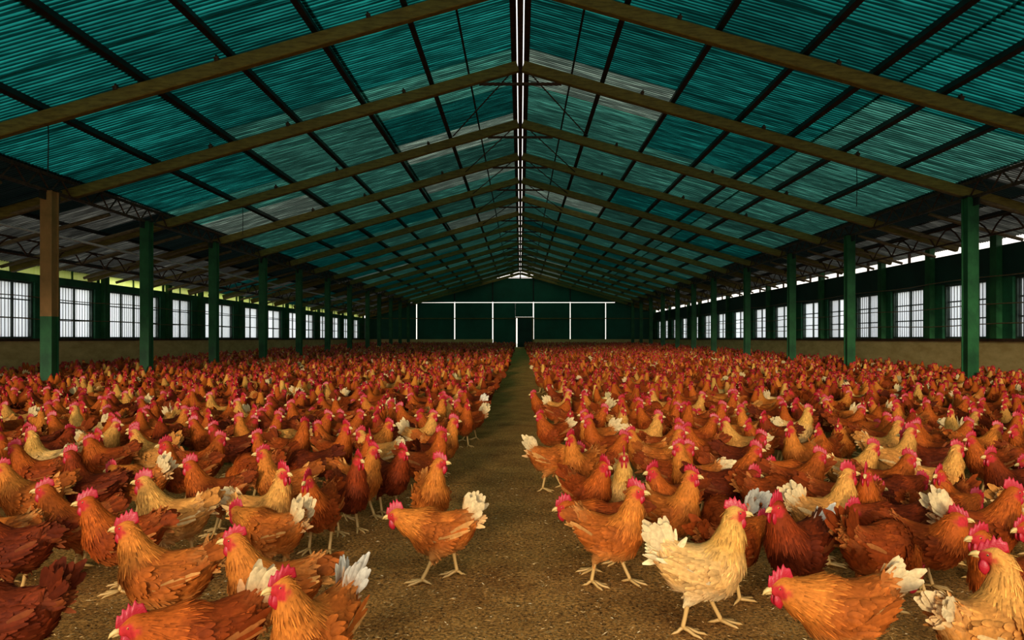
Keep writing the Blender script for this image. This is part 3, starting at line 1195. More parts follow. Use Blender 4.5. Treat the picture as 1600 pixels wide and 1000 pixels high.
        uu = np.repeat(us, nv)
        vv = np.tile(vs, nu)
        puff = .011 * (np.sin(np.clip(uu, 0, 1) * PI * .85 + .25) * np.sin((vv * .8 + .1) * PI)) ** .6
        edge = (uu == 0) | (vv == 1)
        off = np.where(edge, -.006, puff)
        V = np.stack([P[:, 0], side * (y + off), P[:, 1]], 1)
        idx = np.arange(nu * nv).reshape(nu, nv)
        q = np.stack([idx[:-1, :-1], idx[:-1, 1:], idx[1:, 1:], idx[1:, :-1]], -1).reshape(-1, 4)
        if side > 0:
            q = q[:, ::-1]
        sh = 1 + .12 * np.sin(uu * 17 + vv * 9 + self.seed)
        mb.add(V, q, col=np.clip(body * sh[:, None], 0, .95))
        if feathers:
            Vg = V.reshape(nu, nv, 3)
            Nn = np.cross(np.gradient(Vg, axis=0), np.gradient(Vg, axis=1))
            Nn /= np.linalg.norm(Nn, axis=2)[..., None] + 1e-9
            if (Nn[..., 1] * side).mean() < 0:
                Nn = -Nn
            # coverts in rows
            pp, nn, ff = [], [], []
            for i in range(1, nu - 2):
                for j in range(1, nv - 1):
                    if rng.random() < .85 * min(1, feathers):
                        pp.append(Vg[i, j] + rng.normal(0, .002, 3))
                        nn.append(Nn[i, j])
                        ff.append((-1, 0, .10 - .30 * (1 - j / nv)))
            n = len(pp)
            cc = body * (1 + rng.normal(0, .11, n))[:, None].clip(.5, 1.5)
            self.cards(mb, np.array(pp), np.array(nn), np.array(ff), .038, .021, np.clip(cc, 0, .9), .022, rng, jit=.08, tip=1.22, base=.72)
            # flight feathers: long, narrow, closed along the lower edge to a point behind
            for j in range(8):
                t = j / 7
                a = np.array((.042 - .085 * t, side * (self.lateral1(.042 - .085 * t, .19 + .02 * t) + .008 + .0012 * j), .178 + .038 * t))
                tip_x, tip_z = -.088 - .038 * t, .196 + .055 * t
                b = np.array((tip_x, side * (self.lateral1(max(tip_x, -.105), min(tip_z, .25)) + .006), tip_z))
                f = b - a
                ln = np.linalg.norm(f)
                col = (pale * .9 if rng.random() < .35 else body * rng.uniform(.8, 1.2))
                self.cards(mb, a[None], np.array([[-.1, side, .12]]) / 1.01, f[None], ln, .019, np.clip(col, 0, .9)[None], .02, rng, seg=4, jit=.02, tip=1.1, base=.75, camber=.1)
        return mb

    def lateral(self, x, z):
        lo, hi = np.zeros(len(x)), np.full(len(x), .14)
        for _ in range(12):
            m_ = (lo + hi) / 2
            ins = self.sdf(np.stack([x, m_, z], 1)) < 0
            lo, hi = np.where(ins, m_, lo), np.where(ins, hi, m_)
        return lo

    def lateral1(self, x, z):
        return float(self.lateral(np.array([x]), np.array([z]))[0])

    def tail_feathers(self, tone, tail, white, rich):
        """list of MB: one per tail feather, plus one of fluff"""
        body, hack, pale = TONES[tone]
        rng = np.random.default_rng(self.seed * 3 + 11 + tone)
        base_c = WHITE if white == 2 else (CREAM if white == 1 else body * .95)
        rng_e = {'U': (34, 76), 'M': (16, 42), 'D': (2, 20)}[tail]
        L0 = {'U': .108, 'M': .098, 'D': .092}[tail]
        out = []
        for side in (-1, 1):
            n = 8 if rich else 5
            for j in range(n):
                t = j / (n - 1)
                e = math.radians(rng_e[0] + (rng_e[1] - rng_e[0]) * t + rng.normal(0, 2))
                ln = L0 * rng.uniform(.85, 1.08) * (.82 + .18 * math.sin(t * PI))
                wd = .031 * rng.uniform(.85, 1.1)
                az = side * (.05 + .12 * (1 - t)) + rng.normal(0, .025)
                f = np.array((-math.cos(e) * math.cos(az), math.cos(e) * math.sin(az) + side * .06, math.sin(e)))
                root = np.array((-.110 + .018 * t, side * (.012 + .010 * (1 - t)), .258 + .010 * t))
                nrm = np.array((.05, side, .25 * (1 - t)))
                nrm = nrm - f * (nrm @ f) / (f @ f)
                nrm /= np.linalg.norm(nrm)
                mb = MB()
                col = base_c * rng.uniform(.85, 1.06) if white else base_c * rng.uniform(.6, 1.15)
                self.cards(mb, root[None], nrm[None], f[None], ln, wd, np.clip(col, 0, .93)[None], rng.normal(.02, .05), rng, seg=5, jit=.03,
                           tip=1.05, base=.8 if white else .6, camber=.16, cols0=(pale * .8 + body * .2)[None] if white else None)
                out.append(mb)
        fl = MB()
        n = 46 if rich else 14
        P = np.stack([rng.uniform(-.122, -.080, n), rng.uniform(-.026, .026, n), rng.uniform(.215, .275, n)], 1)
        N = np.stack([-.3 * np.ones(n), np.sign(P[:, 1]) * 1.0, (P[:, 2] - .245) * 14], 1)
        N /= np.linalg.norm(N, axis=1)[:, None]
        em = math.radians(sum(rng_e) / 2)
        ee = em * np.clip((P[:, 2] - .20) / .07, -.2, 1)
        F = np.stack([-np.cos(ee), N[:, 1] * .25, np.sin(ee)], 1)
        fc = (pale * .65 + base_c * .35) if white else pale * .85
        cc = np.clip(fc * (1 + rng.normal(0, .14, n))[:, None], 0, .93)
        self.cards(fl, P, N, F, .062, .02, cc, .12, rng, seg=3, jit=.3, tip=1.15, base=.75)
        return out, fl

    # ---- head and legs
    def to_head(self, v):
        return np.asarray(v) @ self.HR.T + self.hp

    def comb(self, rich=True):
        rng = np.random.default_rng(self.seed * 5)
        n = 5
        sz = rng.uniform(1.15, 1.5)
        xs, top = [], []
        for i in range(n):
            x0 = .036 - i * .0125
            hh = [.015, .026, .033, .032, .022][i] * sz * rng.uniform(.9, 1.1)
            xs += [x0, x0 - .005]
            top += [(x0 - .003 - .003 * i, .019 + hh), (x0 - .0125 - .001 * i, .019 + hh * .62)]
        base = [(.040, .008), (.030, .0155), (.018, .019), (.006, .0205), (-.008, .019), (-.024, .012)]
        up = [(.042, .012)] + top + [(-.034, .016)]
        # ring polygon -> thick blade
        poly = base[::-1]
        m_ = MB()
        nb = 21
        bx = np.interp(np.linspace(0, 1, nb), np.linspace(0, 1, 6), [b[0] for b in base])
        bz = np.interp(np.linspace(0, 1, nb), np.linspace(0, 1, 6), [b[1] for b in base])
        ux = np.interp(np.linspace(0, 1, nb), np.linspace(0, 1, len(up)), [b[0] for b in up])
        uz = np.interp(np.linspace(0, 1, nb), np.linspace(0, 1, len(up)), [b[1] for b in up])
        wav = .0022 * np.sin(np.linspace(0, 5, nb) + self.seed)
        vs, cs = [], []
        for k, (t, th_) in enumerate(((-.15, .0045), (.35, .0042), (.75, .0028), (1.0, .0008))):
            x = bx + (ux - bx) * t
            z = bz + (uz - bz) * t
            for s in (-1, 1):
                vs.append(np.stack([x, wav * max(t, 0) + s * th_ * (1 - .3 * np.abs(np.linspace(-1, 1, nb))), z], 1))
                cs.append(np.tile(RED * (1 - max(t, 0)) + PINK * max(t, 0), (nb, 1)))
        v = np.stack(vs)  # 8, nb, 3
        q = []
        for k in range(3):
            for s in (0, 1):
                a, b = k * 2 + s, (k + 1) * 2 + s
                for i in range(nb - 1):
                    f = (a * nb + i, a * nb + i + 1, b * nb + i + 1, b * nb + i)
                    q.append(f if s == 0 else f[::-1])
            for i in (0, nb - 1):
                f = (2 * k * nb + i, (2 * k + 2) * nb + i, (2 * k + 3) * nb + i, (2 * k + 1) * nb + i)
                q.append(f if i == 0 else f[::-1])
        for i in range(nb - 1):
            q.append((6 * nb + i, 6 * nb + i + 1, 7 * nb + i + 1, 7 * nb + i))
        m_.add(self.to_head(v.reshape(-1, 3)), np.array(q), col=np.concatenate(cs))
        return m_

    def wattle(self, s):
        m_ = MB()
        rng = np.random.default_rng(self.seed + 3)
        k = rng.uniform(1.1, 1.5)
        u = np.linspace(0, 1, 7)
        pts = np.stack([.027 - .004 * u, s * (.009 + .002 * np.sin(u * 3)), -.012 - .032 * k * u], 1)
        rad = np.array([.004, .007, .0095, .0105, .0095, .006, .001]) * k
        # flattened tube
        t = MB().tube(pts * np.array([1, 1, 1]), rad, 8)
        v = t.v[0]
        v[:, 1] = s * .010 + (v[:, 1] - s * .010) * .38
        m_.add(self.to_head(v), t.f, col=RED * .5 + PINK * .5)
        return m_

    def beak(self):
        m_ = MB()
        u = MB().tube([(.034, 0, .001), (.044, 0, .0015), (.054, 0, -.0015), (.062, 0, -.008)], [.0095, .0078, .0052, .0008], 8)
        m_.add(self.to_head(u.v[0]), u.f, col=HORN)
        l_ = MB().tube([(.032, 0, -.006), (.043, 0, -.007), (.054, 0, -.009)], [.007, .005, .0008], 8)
        m_.add(self.to_head(l_.v[0]), l_.f, col=HORN * .8)
        return m_

    def eye(self, s):
        e = MB().ellipsoid((0, 0, 0), (.0048, .0032, .0048), 10, 8)
        v = e.v[0].copy()
        # pole axis along y, so the pupil is a clean disc
        v = np.stack([v[:, 0] , v[:, 2] * .67, v[:, 1]], 1) if False else v
        rr_ = np.hypot(v[:, 0], v[:, 2])
        outw = v[:, 1] * s > 0
        col = np.where((rr_ < .0026)[:, None] & outw[:, None], np.array((.01, .008, .008)), lin(208, 110, 30))
        return MB().add(self.to_head(v + np.array((.0165, s * .0185, .004))), e.f, col=col)

    def leg_mesh(self, i, rich):
        L = self.legs[i]
        hk, an = np.array(L['hock']), np.array(L['ank'])
        m_ = MB()
        sg = 7 if rich else 5
        up = hk + np.array((.004, 0, .018))
        mid = (hk + an) / 2
        m_.tube([up, hk, mid, an + np.array((0, 0, .008)), an], [.0095, .0092, .0072, .0075, .0085], sg, col=SHANK)
        for ang, ln in ((0, .066), (.55, .056), (-.55, .056), (PI - .25 * L['s'], .028)):
            dx, dy = math.cos(ang), math.sin(ang)
            p0 = an
            zt = .006
            p1 = an + np.array((dx, dy, 0)) * ln * .33
            p1[2] = max(.011, an[2] * .8)
            p2 = an + np.array((dx, dy, 0)) * ln * .7
            p2[2] = .008
            p3 = an + np.array((dx, dy, 0)) * ln
            p3[2] = zt
            p4 = an + np.array((dx, dy, 0)) * (ln + .013)
            p4[2] = .001
            m_.tube([p0, p1, p2, p3, p4], [.007, .0062, .0054, .0046, .0008], 5 if not rich else 6, col=SHANK * .92)
        return m_


HEN_CACHE, MESH_CACHE = {}, {}


def get_hen(neck, yaw, leg, h, seed):
    k = (neck, yaw, leg, h, seed)
    if k not in HEN_CACHE:
        HEN_CACHE[k] = Hen(neck, yaw, leg, h, seed)
    return HEN_CACHE[k]


def cached(key, fn):
    if key not in MESH_CACHE:
        MESH_CACHE[key] = fn()
    return MESH_CACHE[key]


def make_hen(loc, heading, neck='N', yaw=0, tone=1, tail='M', white=0, leg='stand', scale=1.0, seed=0, level=2, label='', group=None):
    """level 3: single tail feathers; 2: all parts; 1: one mesh"""
    h = .0085 if level >= 2 else .0105
    hn = get_hen(neck, yaw, leg, h, seed)
    k = (neck, yaw, leg, seed, tone, tail, white, level)
    cm = lambda nme, fn, mat: cached(k + (nme,), lambda: fn().mesh(nme, M[mat], True))
    if level == 1:
        def whole():
            m_ = MB()
            m_.merge(hn.plumage(tone, .45), 0)
            for s in (-1, 1):
                m_.merge(hn.wing(s, tone, .6), 0)
            tf, fl = hn.tail_feathers(tone, tail, white, False)
            for t in tf + [fl]:
                m_.merge(t, 0)
            m_.merge(hn.comb(), 1)
            for s in (-1, 1):
                m_.merge(hn.wattle(s), 1)
            m_.merge(hn.beak(), 2)
            for i in (0, 1):
                m_.merge(hn.leg_mesh(i, False), 2)
                m_.merge(hn.eye((-1, 1)[i]), 2)
            return m_.mesh('hen', [M['plumage'], M['flesh'], M['horn']], True)
        o = link('hen', cached(k, whole))
        o.location = loc
        o.rotation_euler = (0, 0, math.radians(heading))
        o.scale = (scale,) * 3
        return tag(o, label, 'hen', group)
    root = empty('hen', loc, math.radians(heading))
    root.scale = (scale,) * 3
    tag(root, label, 'hen', group)
    link('body', cm('body', lambda: hn.plumage(tone, 1.0), 'plumage'), root)
    for s in (-1, 1):
        link('wing', cached(k + ('wing', s), lambda: hn.wing(s, tone, 1.0).mesh('wing', M['plumage'], True)), root)
    tf, fl = hn.tail_feathers(tone, tail, white, True)
    if level >= 3:
        t = link('tail', fl.mesh('tail', M['plumage'], True), root)
        for f in tf:
            link('tail_feather', f.mesh('tail_feather', M['plumage'], True), t)
    else:
        def tl():
            for f in tf:
                fl.merge(f)
            return fl
        link('tail', cm('tail', tl, 'plumage'), root)
    link('comb', cached((neck, yaw, leg, h, seed, 'comb'), lambda: hn.comb().mesh('comb', M['flesh'], True)), root)
    for s in (-1, 1):
        link('wattle', cached((neck, yaw, leg, h, seed, 'wattle', s), lambda: hn.wattle(s).mesh('wattle', M['flesh'], True)), root)
        link('eye', cached((neck, yaw, leg, h, seed, 'eye', s), lambda: hn.eye(s).mesh('eye', M['eye'], True)), root)
    link('beak', cached((neck, yaw, leg, h, seed, 'beak'), lambda: hn.beak().mesh('beak', M['horn'], True)), root)
    for i in (0, 1):
        link('leg', cached((neck, yaw, leg, h, seed, 'leg', i), lambda: hn.leg_mesh(i, True).mesh('leg', M['horn'], True)), root)
    return root

# ------------------------------------------------------------------ the flock, one by one
# mode 'h': (px, py) is the top of the comb in the photograph; mode 'f': (px, py) is the ground between the feet
# heading: 0 faces right, 90 away from the camera, 180 left, 270 towards the camera
def H(px, py, hd, neck='N', tone=1, tail='M', white=0, yaw=0, leg='stand', mode='h', lab=None, sc=1.0):
    return dict(px=px, py=py, hd=hd, neck=neck, tone=tone, tail=tail, white=white, yaw=yaw, leg=leg, mode=mode, lab=lab, sc=sc)


FLOCK = [
    # ---- left flock, front
    H(193, 803, 186, 'N', 2, 'M', 0, lab='rust orange hen facing left, largest upright bird of the left front', sc=1.04),
    H(20, 1072, 180, 'L', 0, 'U', 0, mode='f', lab='dark mahogany hen at the bottom left corner, its tail raised to the right'),
    H(-8, 926, 183, 'L', 2, 'D', 0, mode='f', lab='amber hen cut by the left frame edge, just above the dark mahogany corner hen'),
    H(196, 953, 218, 'L', 1, 'U', 1, lab='red headed hen rising from the bottom frame edge with a cream tail'),
    H(436, 890, 246, 'N', 2, 'U', 2, yaw=-25, lab='amber hen with a tall white tail, nearest to the aisle at the bottom left'),
    H(362, 822, 188, 'N', 2, 'D', 0, leg='stride', lab='amber hen striding left with its pale beak lowered, behind the white tailed front hen'),
    H(428, 908, 160, 'L', 2, 'U', 1, mode='f', lab='amber hen with a cream upright tail, half hidden behind the striding amber hen'),
    H(224, 735, 184, 'N', 3, 'M', 0, leg='stride', lab='honey gold hen facing left in the gap above the largest upright left hen', sc=1.04),
    H(452, 722, 2, 'U', 3, 'M', 1, yaw=-30, lab='golden long necked hen facing right with a broad pale body, left of the aisle'),
    H(476, 737, 262, 'N', 1, 'M', 0, lab='rust hen facing the camera, pressed against the golden long necked hen'),
    H(535, 713, 312, 'U', 0, 'D', 0, lab='dark rust hen with its breast turned right, beside the left bare aisle patch'),
    H(588, 690, 332, 'U', 2, 'M', 0, leg='stride', lab='amber hen facing right on straight legs, behind the dark rust hen by the aisle'),
    H(630, 695, 318, 'N', 0, 'M', 0, lab='dark small hen just right of the amber straight legged hen'),
    H(690, 708, 292, 'U', 2, 'D', 0, yaw=62, lab='orange hen at the aisle edge, breast to the camera and head turned right'),
    H(612, 788, 180, 'L', 2, 'U', 1, leg='stride', lab='hen walking left alone in the aisle, rust with a cream fanned tail', sc=1.0),
    H(123, 769, 202, 'N', 1, 'D', 0, lab='rust hen with a large pink comb, just left of the largest upright left hen'),
    H(70, 748, 196, 'N', 1, 'M', 0, lab='rust hen facing left, above and left of the rust hen with a large pink comb'),
    H(30, 712, 198, 'N', 2, 'M', 0, lab='amber necked hen with a red face close to the left frame edge'),
    H(20, 688, 190, 'N', 1, 'M', 0, lab='red faced hen directly behind the amber necked hen at the left frame edge'),
    H(-22, 770, 190, 'N', 0, 'D', 0, lab='dark hen mostly outside the left frame edge, its back showing'),
    H(78, 663, 182, 'U', 4, 'M', 0, lab='buff long necked hen facing left, palest neck in the left flock'),
    H(116, 695, 186, 'U', 0, 'D', 0, lab='dark chocolate hen with a raised head and long dark back, left flock'),
    H(143, 677, 196, 'R', 1, 'M', 0), H(178, 669, 188, 'N', 3, 'U', 0), H(205, 662, 190, 'N', 1, 'M', 0),
    H(275, 680, 222, 'U', 1, 'M', 0), H(315, 708, 196, 'N', 1, 'M', 0), H(347, 674, 15, 'N', 1, 'M', 0),
    H(338, 657, 200, 'N', 0, 'M', 0), H(390, 699, 208, 'U', 2, 'M', 0), H(368, 646, 180, 'U', 2, 'D', 0),
    H(292, 622, 318, 'U', 3, 'U', 1), H(326, 613, 190, 'U', 3, 'M', 0), H(372, 622, 184, 'U', 3, 'D', 0),
    H(478, 652, 352, 'U', 1, 'U', 0, yaw=60), H(497, 656, 186, 'N', 1, 'M', 0), H(533, 668, 214, 'L', 1, 'M', 0),
    H(486, 592, 352, 'U', 3, 'M', 1), H(508, 597, 184, 'U', 3, 'U', 1, lab='golden hen facing left with a wide cream tail, middle of the left flock'),
    H(607, 655, 342, 'N', 2, 'M', 0), H(679, 640, 350, 'U', 3, 'U', 1, lab='golden hen by the left aisle edge facing right, cream tail behind it'),
    H(704, 619, 340, 'U', 3, 'M', 0), H(735, 688, 186, 'N', 1, 'U', 1, mode='f', leg='stride', lab='rust hen facing away from the aisle, cream tail jutting into the bare path'),
    H(738, 665, 190, 'N', 1, 'U', 2, mode='f'), H(750, 640, 184, 'N', 1, 'M', 0, mode='f'), H(640, 614, 192, 'N', 1, 'M', 0),
    H(592, 628, 300, 'U', 1, 'M', 0), H(560, 640, 350, 'N', 1, 'M', 0), H(570, 612, 30, 'N', 0, 'U', 1), H(605, 610, 260, 'N', 1, 'M', 0),
    H(128, 588, 186, 'T', 3, 'M', 0), H(72, 604, 200, 'T', 1, 'M', 0), H(22, 588, 200, 'N', 1, 'M', 0),
    H(86, 623, 194, 'N', 1, 'D', 0), H(5, 628, 186, 'N', 3, 'U', 1), H(194, 611, 182, 'N', 3, 'U', 1), H(166, 619, 210, 'N', 0, 'M', 0),
    H(165, 633, 200, 'N', 1, 'M', 0), H(45, 648, 180, 'L', 2, 'M', 0), H(418, 628, 200, 'N', 1, 'M', 0), H(440, 640, 10, 'L', 2, 'U', 1),
    H(255, 640, 176, 'L', 2, 'M', 0), H(420, 668, 178, 'L', 3, 'M', 0), H(150, 725, 172, 'L', 2, 'U', 1, mode='h'), H(225, 640, 0, 'N', 1, 'M', 0),
    H(545, 625, 190, 'L', 1, 'M', 0), H(520, 640, 0, 'N', 1, 'M', 0), H(655, 640, 215, 'N', 1, 'M', 0), H(300, 650, 190, 'N', 1, 'M', 0),
    H(330, 762, 176, 'D', 1, 'M', 0), H(420, 755, 190, 'D', 0, 'M', 0),
    # ---- right flock, front
    H(1153, 780, 352, 'U', 4, 'U', 1, leg='stride', lab='pale buff hen striding right with a tall cream tail, lightest bird in the shed', sc=1.04),
    H(998, 750, 336, 'U', 2, 'D', 0, leg='stride', lab='amber hen facing right at the right aisle edge, in front of a dark low hen', sc=1.0),
    H(875, 777, 184, 'L', 1, 'D', 0, leg='stride', lab='dark rust hen stretched low to the left, its head over the bare aisle'),
    H(1210, 773, 214, 'N', 0, 'M', 2, lab='dark mahogany hen with a white tail tuft, right of the pale buff hen', sc=1.06),
    H(1212, 893, 186, 'L', 2, 'M', 1, lab='orange hen leaning left at the bottom right with a bright pink comb', sc=1.05),
    H(1546, 842, 20, 'U', 3, 'M', 1, yaw=128, lab='large golden hen at the bottom right corner, looking back to the left'),
    H(1526, 818, 190, 'N', 1, 'M', 1, lab='rust hen raising its beak left, just behind the large golden corner hen'),
    H(1442, 915, 318, 'R', 1, 'M', 0, mode='f', sc=.93, lab='dark rust hen with a deep breast facing right, behind the hen seen from the rear'),
    H(1362, 946, 22, 'D', 1, 'U', 0, mode='f', lab='brown hen seen from behind with its head down, bottom right', sc=1.08),
    H(1333, 722, 4, 'U', 3, 'U', 1, lab='golden hen facing right, beak to beak with a rust hen', sc=1.02),
    H(1363, 727, 236, 'U', 1, 'M', 0, lab='rust hen meeting the golden hen beak to beak, breast to the camera'),
    H(1117, 701, 186, 'U', 2, 'M', 1, lab='amber hen facing left with a smooth long back and cream tail tip'),
    H(1084, 726, 322, 'U', 2, 'M', 0, lab='orange hen with a full breast facing right, behind the pale buff hen'),
    H(1022, 729, 206, 'N', 1, 'M', 0, lab='rust hen facing left with a pink comb, behind the amber aisle edge hen'),
    H(972, 703, 264, 'U', 4, 'M', 0, lab='slim buff necked hen facing the camera with a spiky comb'),
    H(950, 712, 308, 'N', 1, 'M', 0, lab='rust hen looking down right beside the slim buff necked hen'),
    H(890, 673, 226, 'U', 2, 'M', 0, leg='stride', lab='slender amber hen stepping towards the aisle, front view with raised head'),
    H(860, 765, 4, 'L', 2, 'U', 1, mode='f', leg='stride', lab='amber hen with a cream tail turned to the aisle, head hidden by the slender hen'),
    H(990, 668, 190, 'N', 2, 'M', 0), H(1056, 663, 352, 'U', 2, 'M', 0), H(1072, 661, 196, 'N', 1, 'M', 0),
    H(1029, 641, 345, 'U', 3, 'M', 1), H(973, 632, 285, 'U', 3, 'M', 0), H(912, 640, 188, 'U', 2, 'U', 1), H(842, 641, 204, 'N', 1, 'M', 1),
    H(890, 608, 345, 'U', 3, 'U', 1, lab='golden hen with a curved neck, facing right near the right aisle edge'),
    H(832, 610, 190, 'N', 1, 'M', 0), H(948, 632, 350, 'N', 1, 'M', 0), H(993, 617, 268, 'N', 1, 'M', 0), H(1018, 607, 186, 'U', 3, 'M', 0),
    H(1118, 646, 350, 'N', 1, 'M', 0), H(1168, 655, 208, 'N', 1, 'M', 0), H(1192, 672, 335, 'N', 0, 'M', 0), H(1184, 690, 340, 'N', 1, 'M', 0),
    H(1265, 632, 352, 'U', 4, 'M', 1, lab='buff hen facing right in the middle of the right flock, with a smooth pale back'),
    H(1277, 662, 222, 'N', 1, 'M', 0), H(1314, 656, 238, 'N', 2, 'M', 0), H(1284, 699, 345, 'N', 1, 'M', 0),
    H(1368, 687, 350, 'N', 3, 'M', 0), H(1402, 651, 345, 'U', 3, 'M', 0), H(1424, 703, 330, 'N', 1, 'M', 0),
    H(1498, 688, 356, 'U', 3, 'U', 1, lab='golden hen facing right with a cream tail, right flock near the frame edge'),
    H(1485, 736, 214, 'N', 1, 'M', 0, lab='rust hen with lowered pink face, left of the rust hen with an orange beak'),
    H(1560, 743, 352, 'N', 1, 'U', 1, lab='rust hen facing right with an orange beak, close to the right frame edge', sc=1.05),
    H(1610, 872, 0, 'N', 3, 'M', 0, mode='f', lab='pale gold hen half outside the right frame edge'),
    H(1443, 656, 200, 'N', 1, 'M', 0), H(1515, 675, 188, 'N', 1, 'D', 0), H(1549, 657, 345, 'N', 2, 'M', 0), H(1583, 664, 194, 'N', 1, 'M', 0),
    H(1437, 598, 350, 'T', 4, 'M', 1, lab='tall buff hen facing right, standing clear of the right flock with raised neck'),
    H(1470, 614, 345, 'N', 1, 'M', 0), H(1511, 620, 350, 'N', 1, 'D', 0), H(1570, 618, 196, 'N', 2, 'M', 0),
    H(1328, 610, 352, 'N', 2, 'M', 0), H(1348, 633, 340, 'N', 1, 'M', 0), H(1221, 620, 350, 'N', 1, 'M', 0),
    H(1150, 608, 350, 'N', 2, 'M', 0), H(1270, 568, 350, 'U', 3, 'M', 0), H(1063, 628, 195, 'N', 1, 'M', 0), H(1090, 640, 20, 'L', 2, 'M', 0),
    H(1142, 936, 30, 'L', 1, 'M', 0, mode='f', lab='dark rust hen hidden behind the pale buff hen, only its back and a leg showing'),
    H(1140, 884, 118, 'D', 1, 'U', 2, mode='f', lab='rust hen with a white tail raised, head down behind the pale buff hen'),
    H(1595, 712, 180, 'L', 1, 'D', 0), H(1240, 745, 0, 'L', 0, 'M', 0), H(1200, 715, 190, 'L', 1, 'M', 0), H(1090, 690, 350, 'N', 1, 'M', 0),
    H(1455, 745, 5, 'L', 0, 'M', 0), H(1395, 760, 350, 'L', 1, 'M', 0), H(1310, 770, 185, 'L', 0, 'M', 0), H(1545, 700, 186, 'N', 0, 'D', 0),
    H(1240, 850, 10, 'D', 1, 'M', 0, mode='f'), H(1430, 870, 10, 'L', 1, 'M', 0, mode='f'), H(1580, 900, 186, 'L', 1, 'U', 1, mode='f', lab='rust hen with pale wing edges behind the golden corner hen, at the right frame edge'),
]

TONE_WORD = ['mahogany', 'rust', 'amber', 'golden', 'buff']
NTH = ['nearest', 'second nearest', 'third nearest', 'fourth nearest', 'fifth nearest', 'sixth nearest', 'seventh nearest', 'eighth nearest',
       'ninth nearest', 'tenth nearest', 'eleventh nearest', 'twelfth nearest', 'thirteenth nearest', 'fourteenth nearest', 'fifteenth nearest',
       'sixteenth nearest', 'seventeenth nearest', 'eighteenth nearest', 'nineteenth nearest', 'twentieth nearest']


def facing(hd):
    hd %= 360
    return ('facing right' if hd < 40 or hd > 320 else 'facing the camera' if 230 <= hd <= 310 else 'facing left' if 140 <= hd <= 220
            else 'turned away')


COLUMNS = [(-200, 150, 'under the nearest left post'), (150, 283, 'under the second left post'), (283, 374, 'under the third left post'),
           (374, 440, 'under the fourth left post'), (440, 490, 'under the fifth left post'), (490, 560, 'under the sixth left post'),
           (560, 690, 'under the left end of the far wall'), (690, 813, 'beside the left aisle edge'), (813, 930, 'beside the right aisle edge'),
           (930, 1040, 'under the right end of the far wall'), (1040, 1141, 'under the fifth right post'), (1141, 1202, 'under the fourth right post'),
           (1202, 1282, 'under the third right post'), (1282, 1420, 'under the second right post'), (1420, 1900, 'under the nearest right post')]
HENS_IN_VIEW = []          # (object, tone, heading, head position, own label)


def name_all():
    """what singles a bird out: its colour, the way it faces, the post it stands in line with, and its turn among the birds alike there"""
    rows = {}
    for o, tone, hd, hp, own in sorted(HENS_IN_VIEW, key=lambda r: r[3][1]):
        x = project(hp)[0]
        col = next((c_[2] for c_ in COLUMNS if c_[0] <= x < c_[1]), COLUMNS[0][2] if x < 800 else COLUMNS[-1][2])
        k = (tone, facing(hd), col)
        rows[k] = rows.get(k, 0) + 1
        o['label'] = own or f'{NTH[rows[k] - 1]} {TONE_WORD[tone]} hen {facing(hd)} {col}'


def project(p):
    return VPX + FPX * p[0] / p[1], VPY + FPX * (CAM_Z - p[2]) / p[1]


def head_local(hn):
    return hn.hp + hn.up * .045 + hn.fwd * .012


placed = []        # x, y of every hen
GROUP = 'red and golden laying hens on the shed floor'
SEEDS = 6
for k, d_ in enumerate(FLOCK):
    hn = get_hen(d_['neck'], d_['yaw'], d_['leg'], .0085, k % SEEDS)
    a = math.radians(d_['hd'])
    hl = rotz(a) @ head_local(hn) * d_['sc']
    y = 4.0
    for _ in range(6):
        z0 = floor_z(y)
        if d_['mode'] == 'h':
            yy = FPX * (CAM_Z - hl[2] - z0) / (d_['py'] - VPY)
            y = yy - hl[1]
            x = (d_['px'] - VPX) / FPX * yy - hl[0]
        else:
            y = FPX * (CAM_Z - z0) / (d_['py'] - VPY)
            x = (d_['px'] - VPX) / FPX * y
    d_['pos'] = (x, y, z0 - .001)
    d_['head'] = np.array((x, y, z0)) + hl


# let crowded birds step apart, mostly along the line of sight, until their bodies no longer meet
def body_pts(q):
    a = math.radians(q['hd'])
    c_, s_ = math.cos(a), math.sin(a)
    r = [(-.175, .034), (-.115, .060), (-.056, .090), (.0, .099), (.055, .094)]
    ch = NECKS[q['neck']][1]
    r.append((ch[0], .045))
    return [(q['pos'][0] + u * c_ * q['sc'], q['pos'][1] + u * s_ * q['sc'], w_ * q['sc']) for u, w_ in r]


def relax(birds, fixed=(), lock=()):
    allb = list(birds) + list(fixed)
    nb = len(birds)
    wt = [0 if i >= nb else (.25 if id(q) in lock else 1) for i, q in enumerate(allb)]
    for it in range(260):
        moved = 0
        P = np.array([body_pts(q) for q in allb])            # n, 6, 3
        ctr = P[:, 3, :2]
        near = np.argwhere(np.triu(np.hypot(*(ctr[:, None] - ctr[None]).transpose(2, 0, 1)) < .45, 1))
        for i, j in near:
            if i >= nb and j >= nb:
                continue
            dd = P[i][:, None] - P[j][None]
            g_ = P[i][:, None, 2] + P[j][None, :, 2] - np.hypot(dd[..., 0], dd[..., 1])
            u, v = np.unravel_index(g_.argmax(), g_.shape)
            pen = g_[u, v]
            if pen > .004:
                moved += 1
                A, B = allb[i], allb[j]
                sy = 1 if A['pos'][1] >= B['pos'][1] else -1
                sx = 1 if dd[u, v, 0] >= 0 else -1
                for Q, s_, wq in ((A, 1, wt[i]), (B, -1, wt[j])):
                    st = min(.03, pen) * .5 * wq
                    Q['pos'] = (Q['pos'][0] + s_ * sx * st * .35, Q['pos'][1] + s_ * sy * st, Q['pos'][2])
        if not moved:
            break
    print('relax', it, moved)


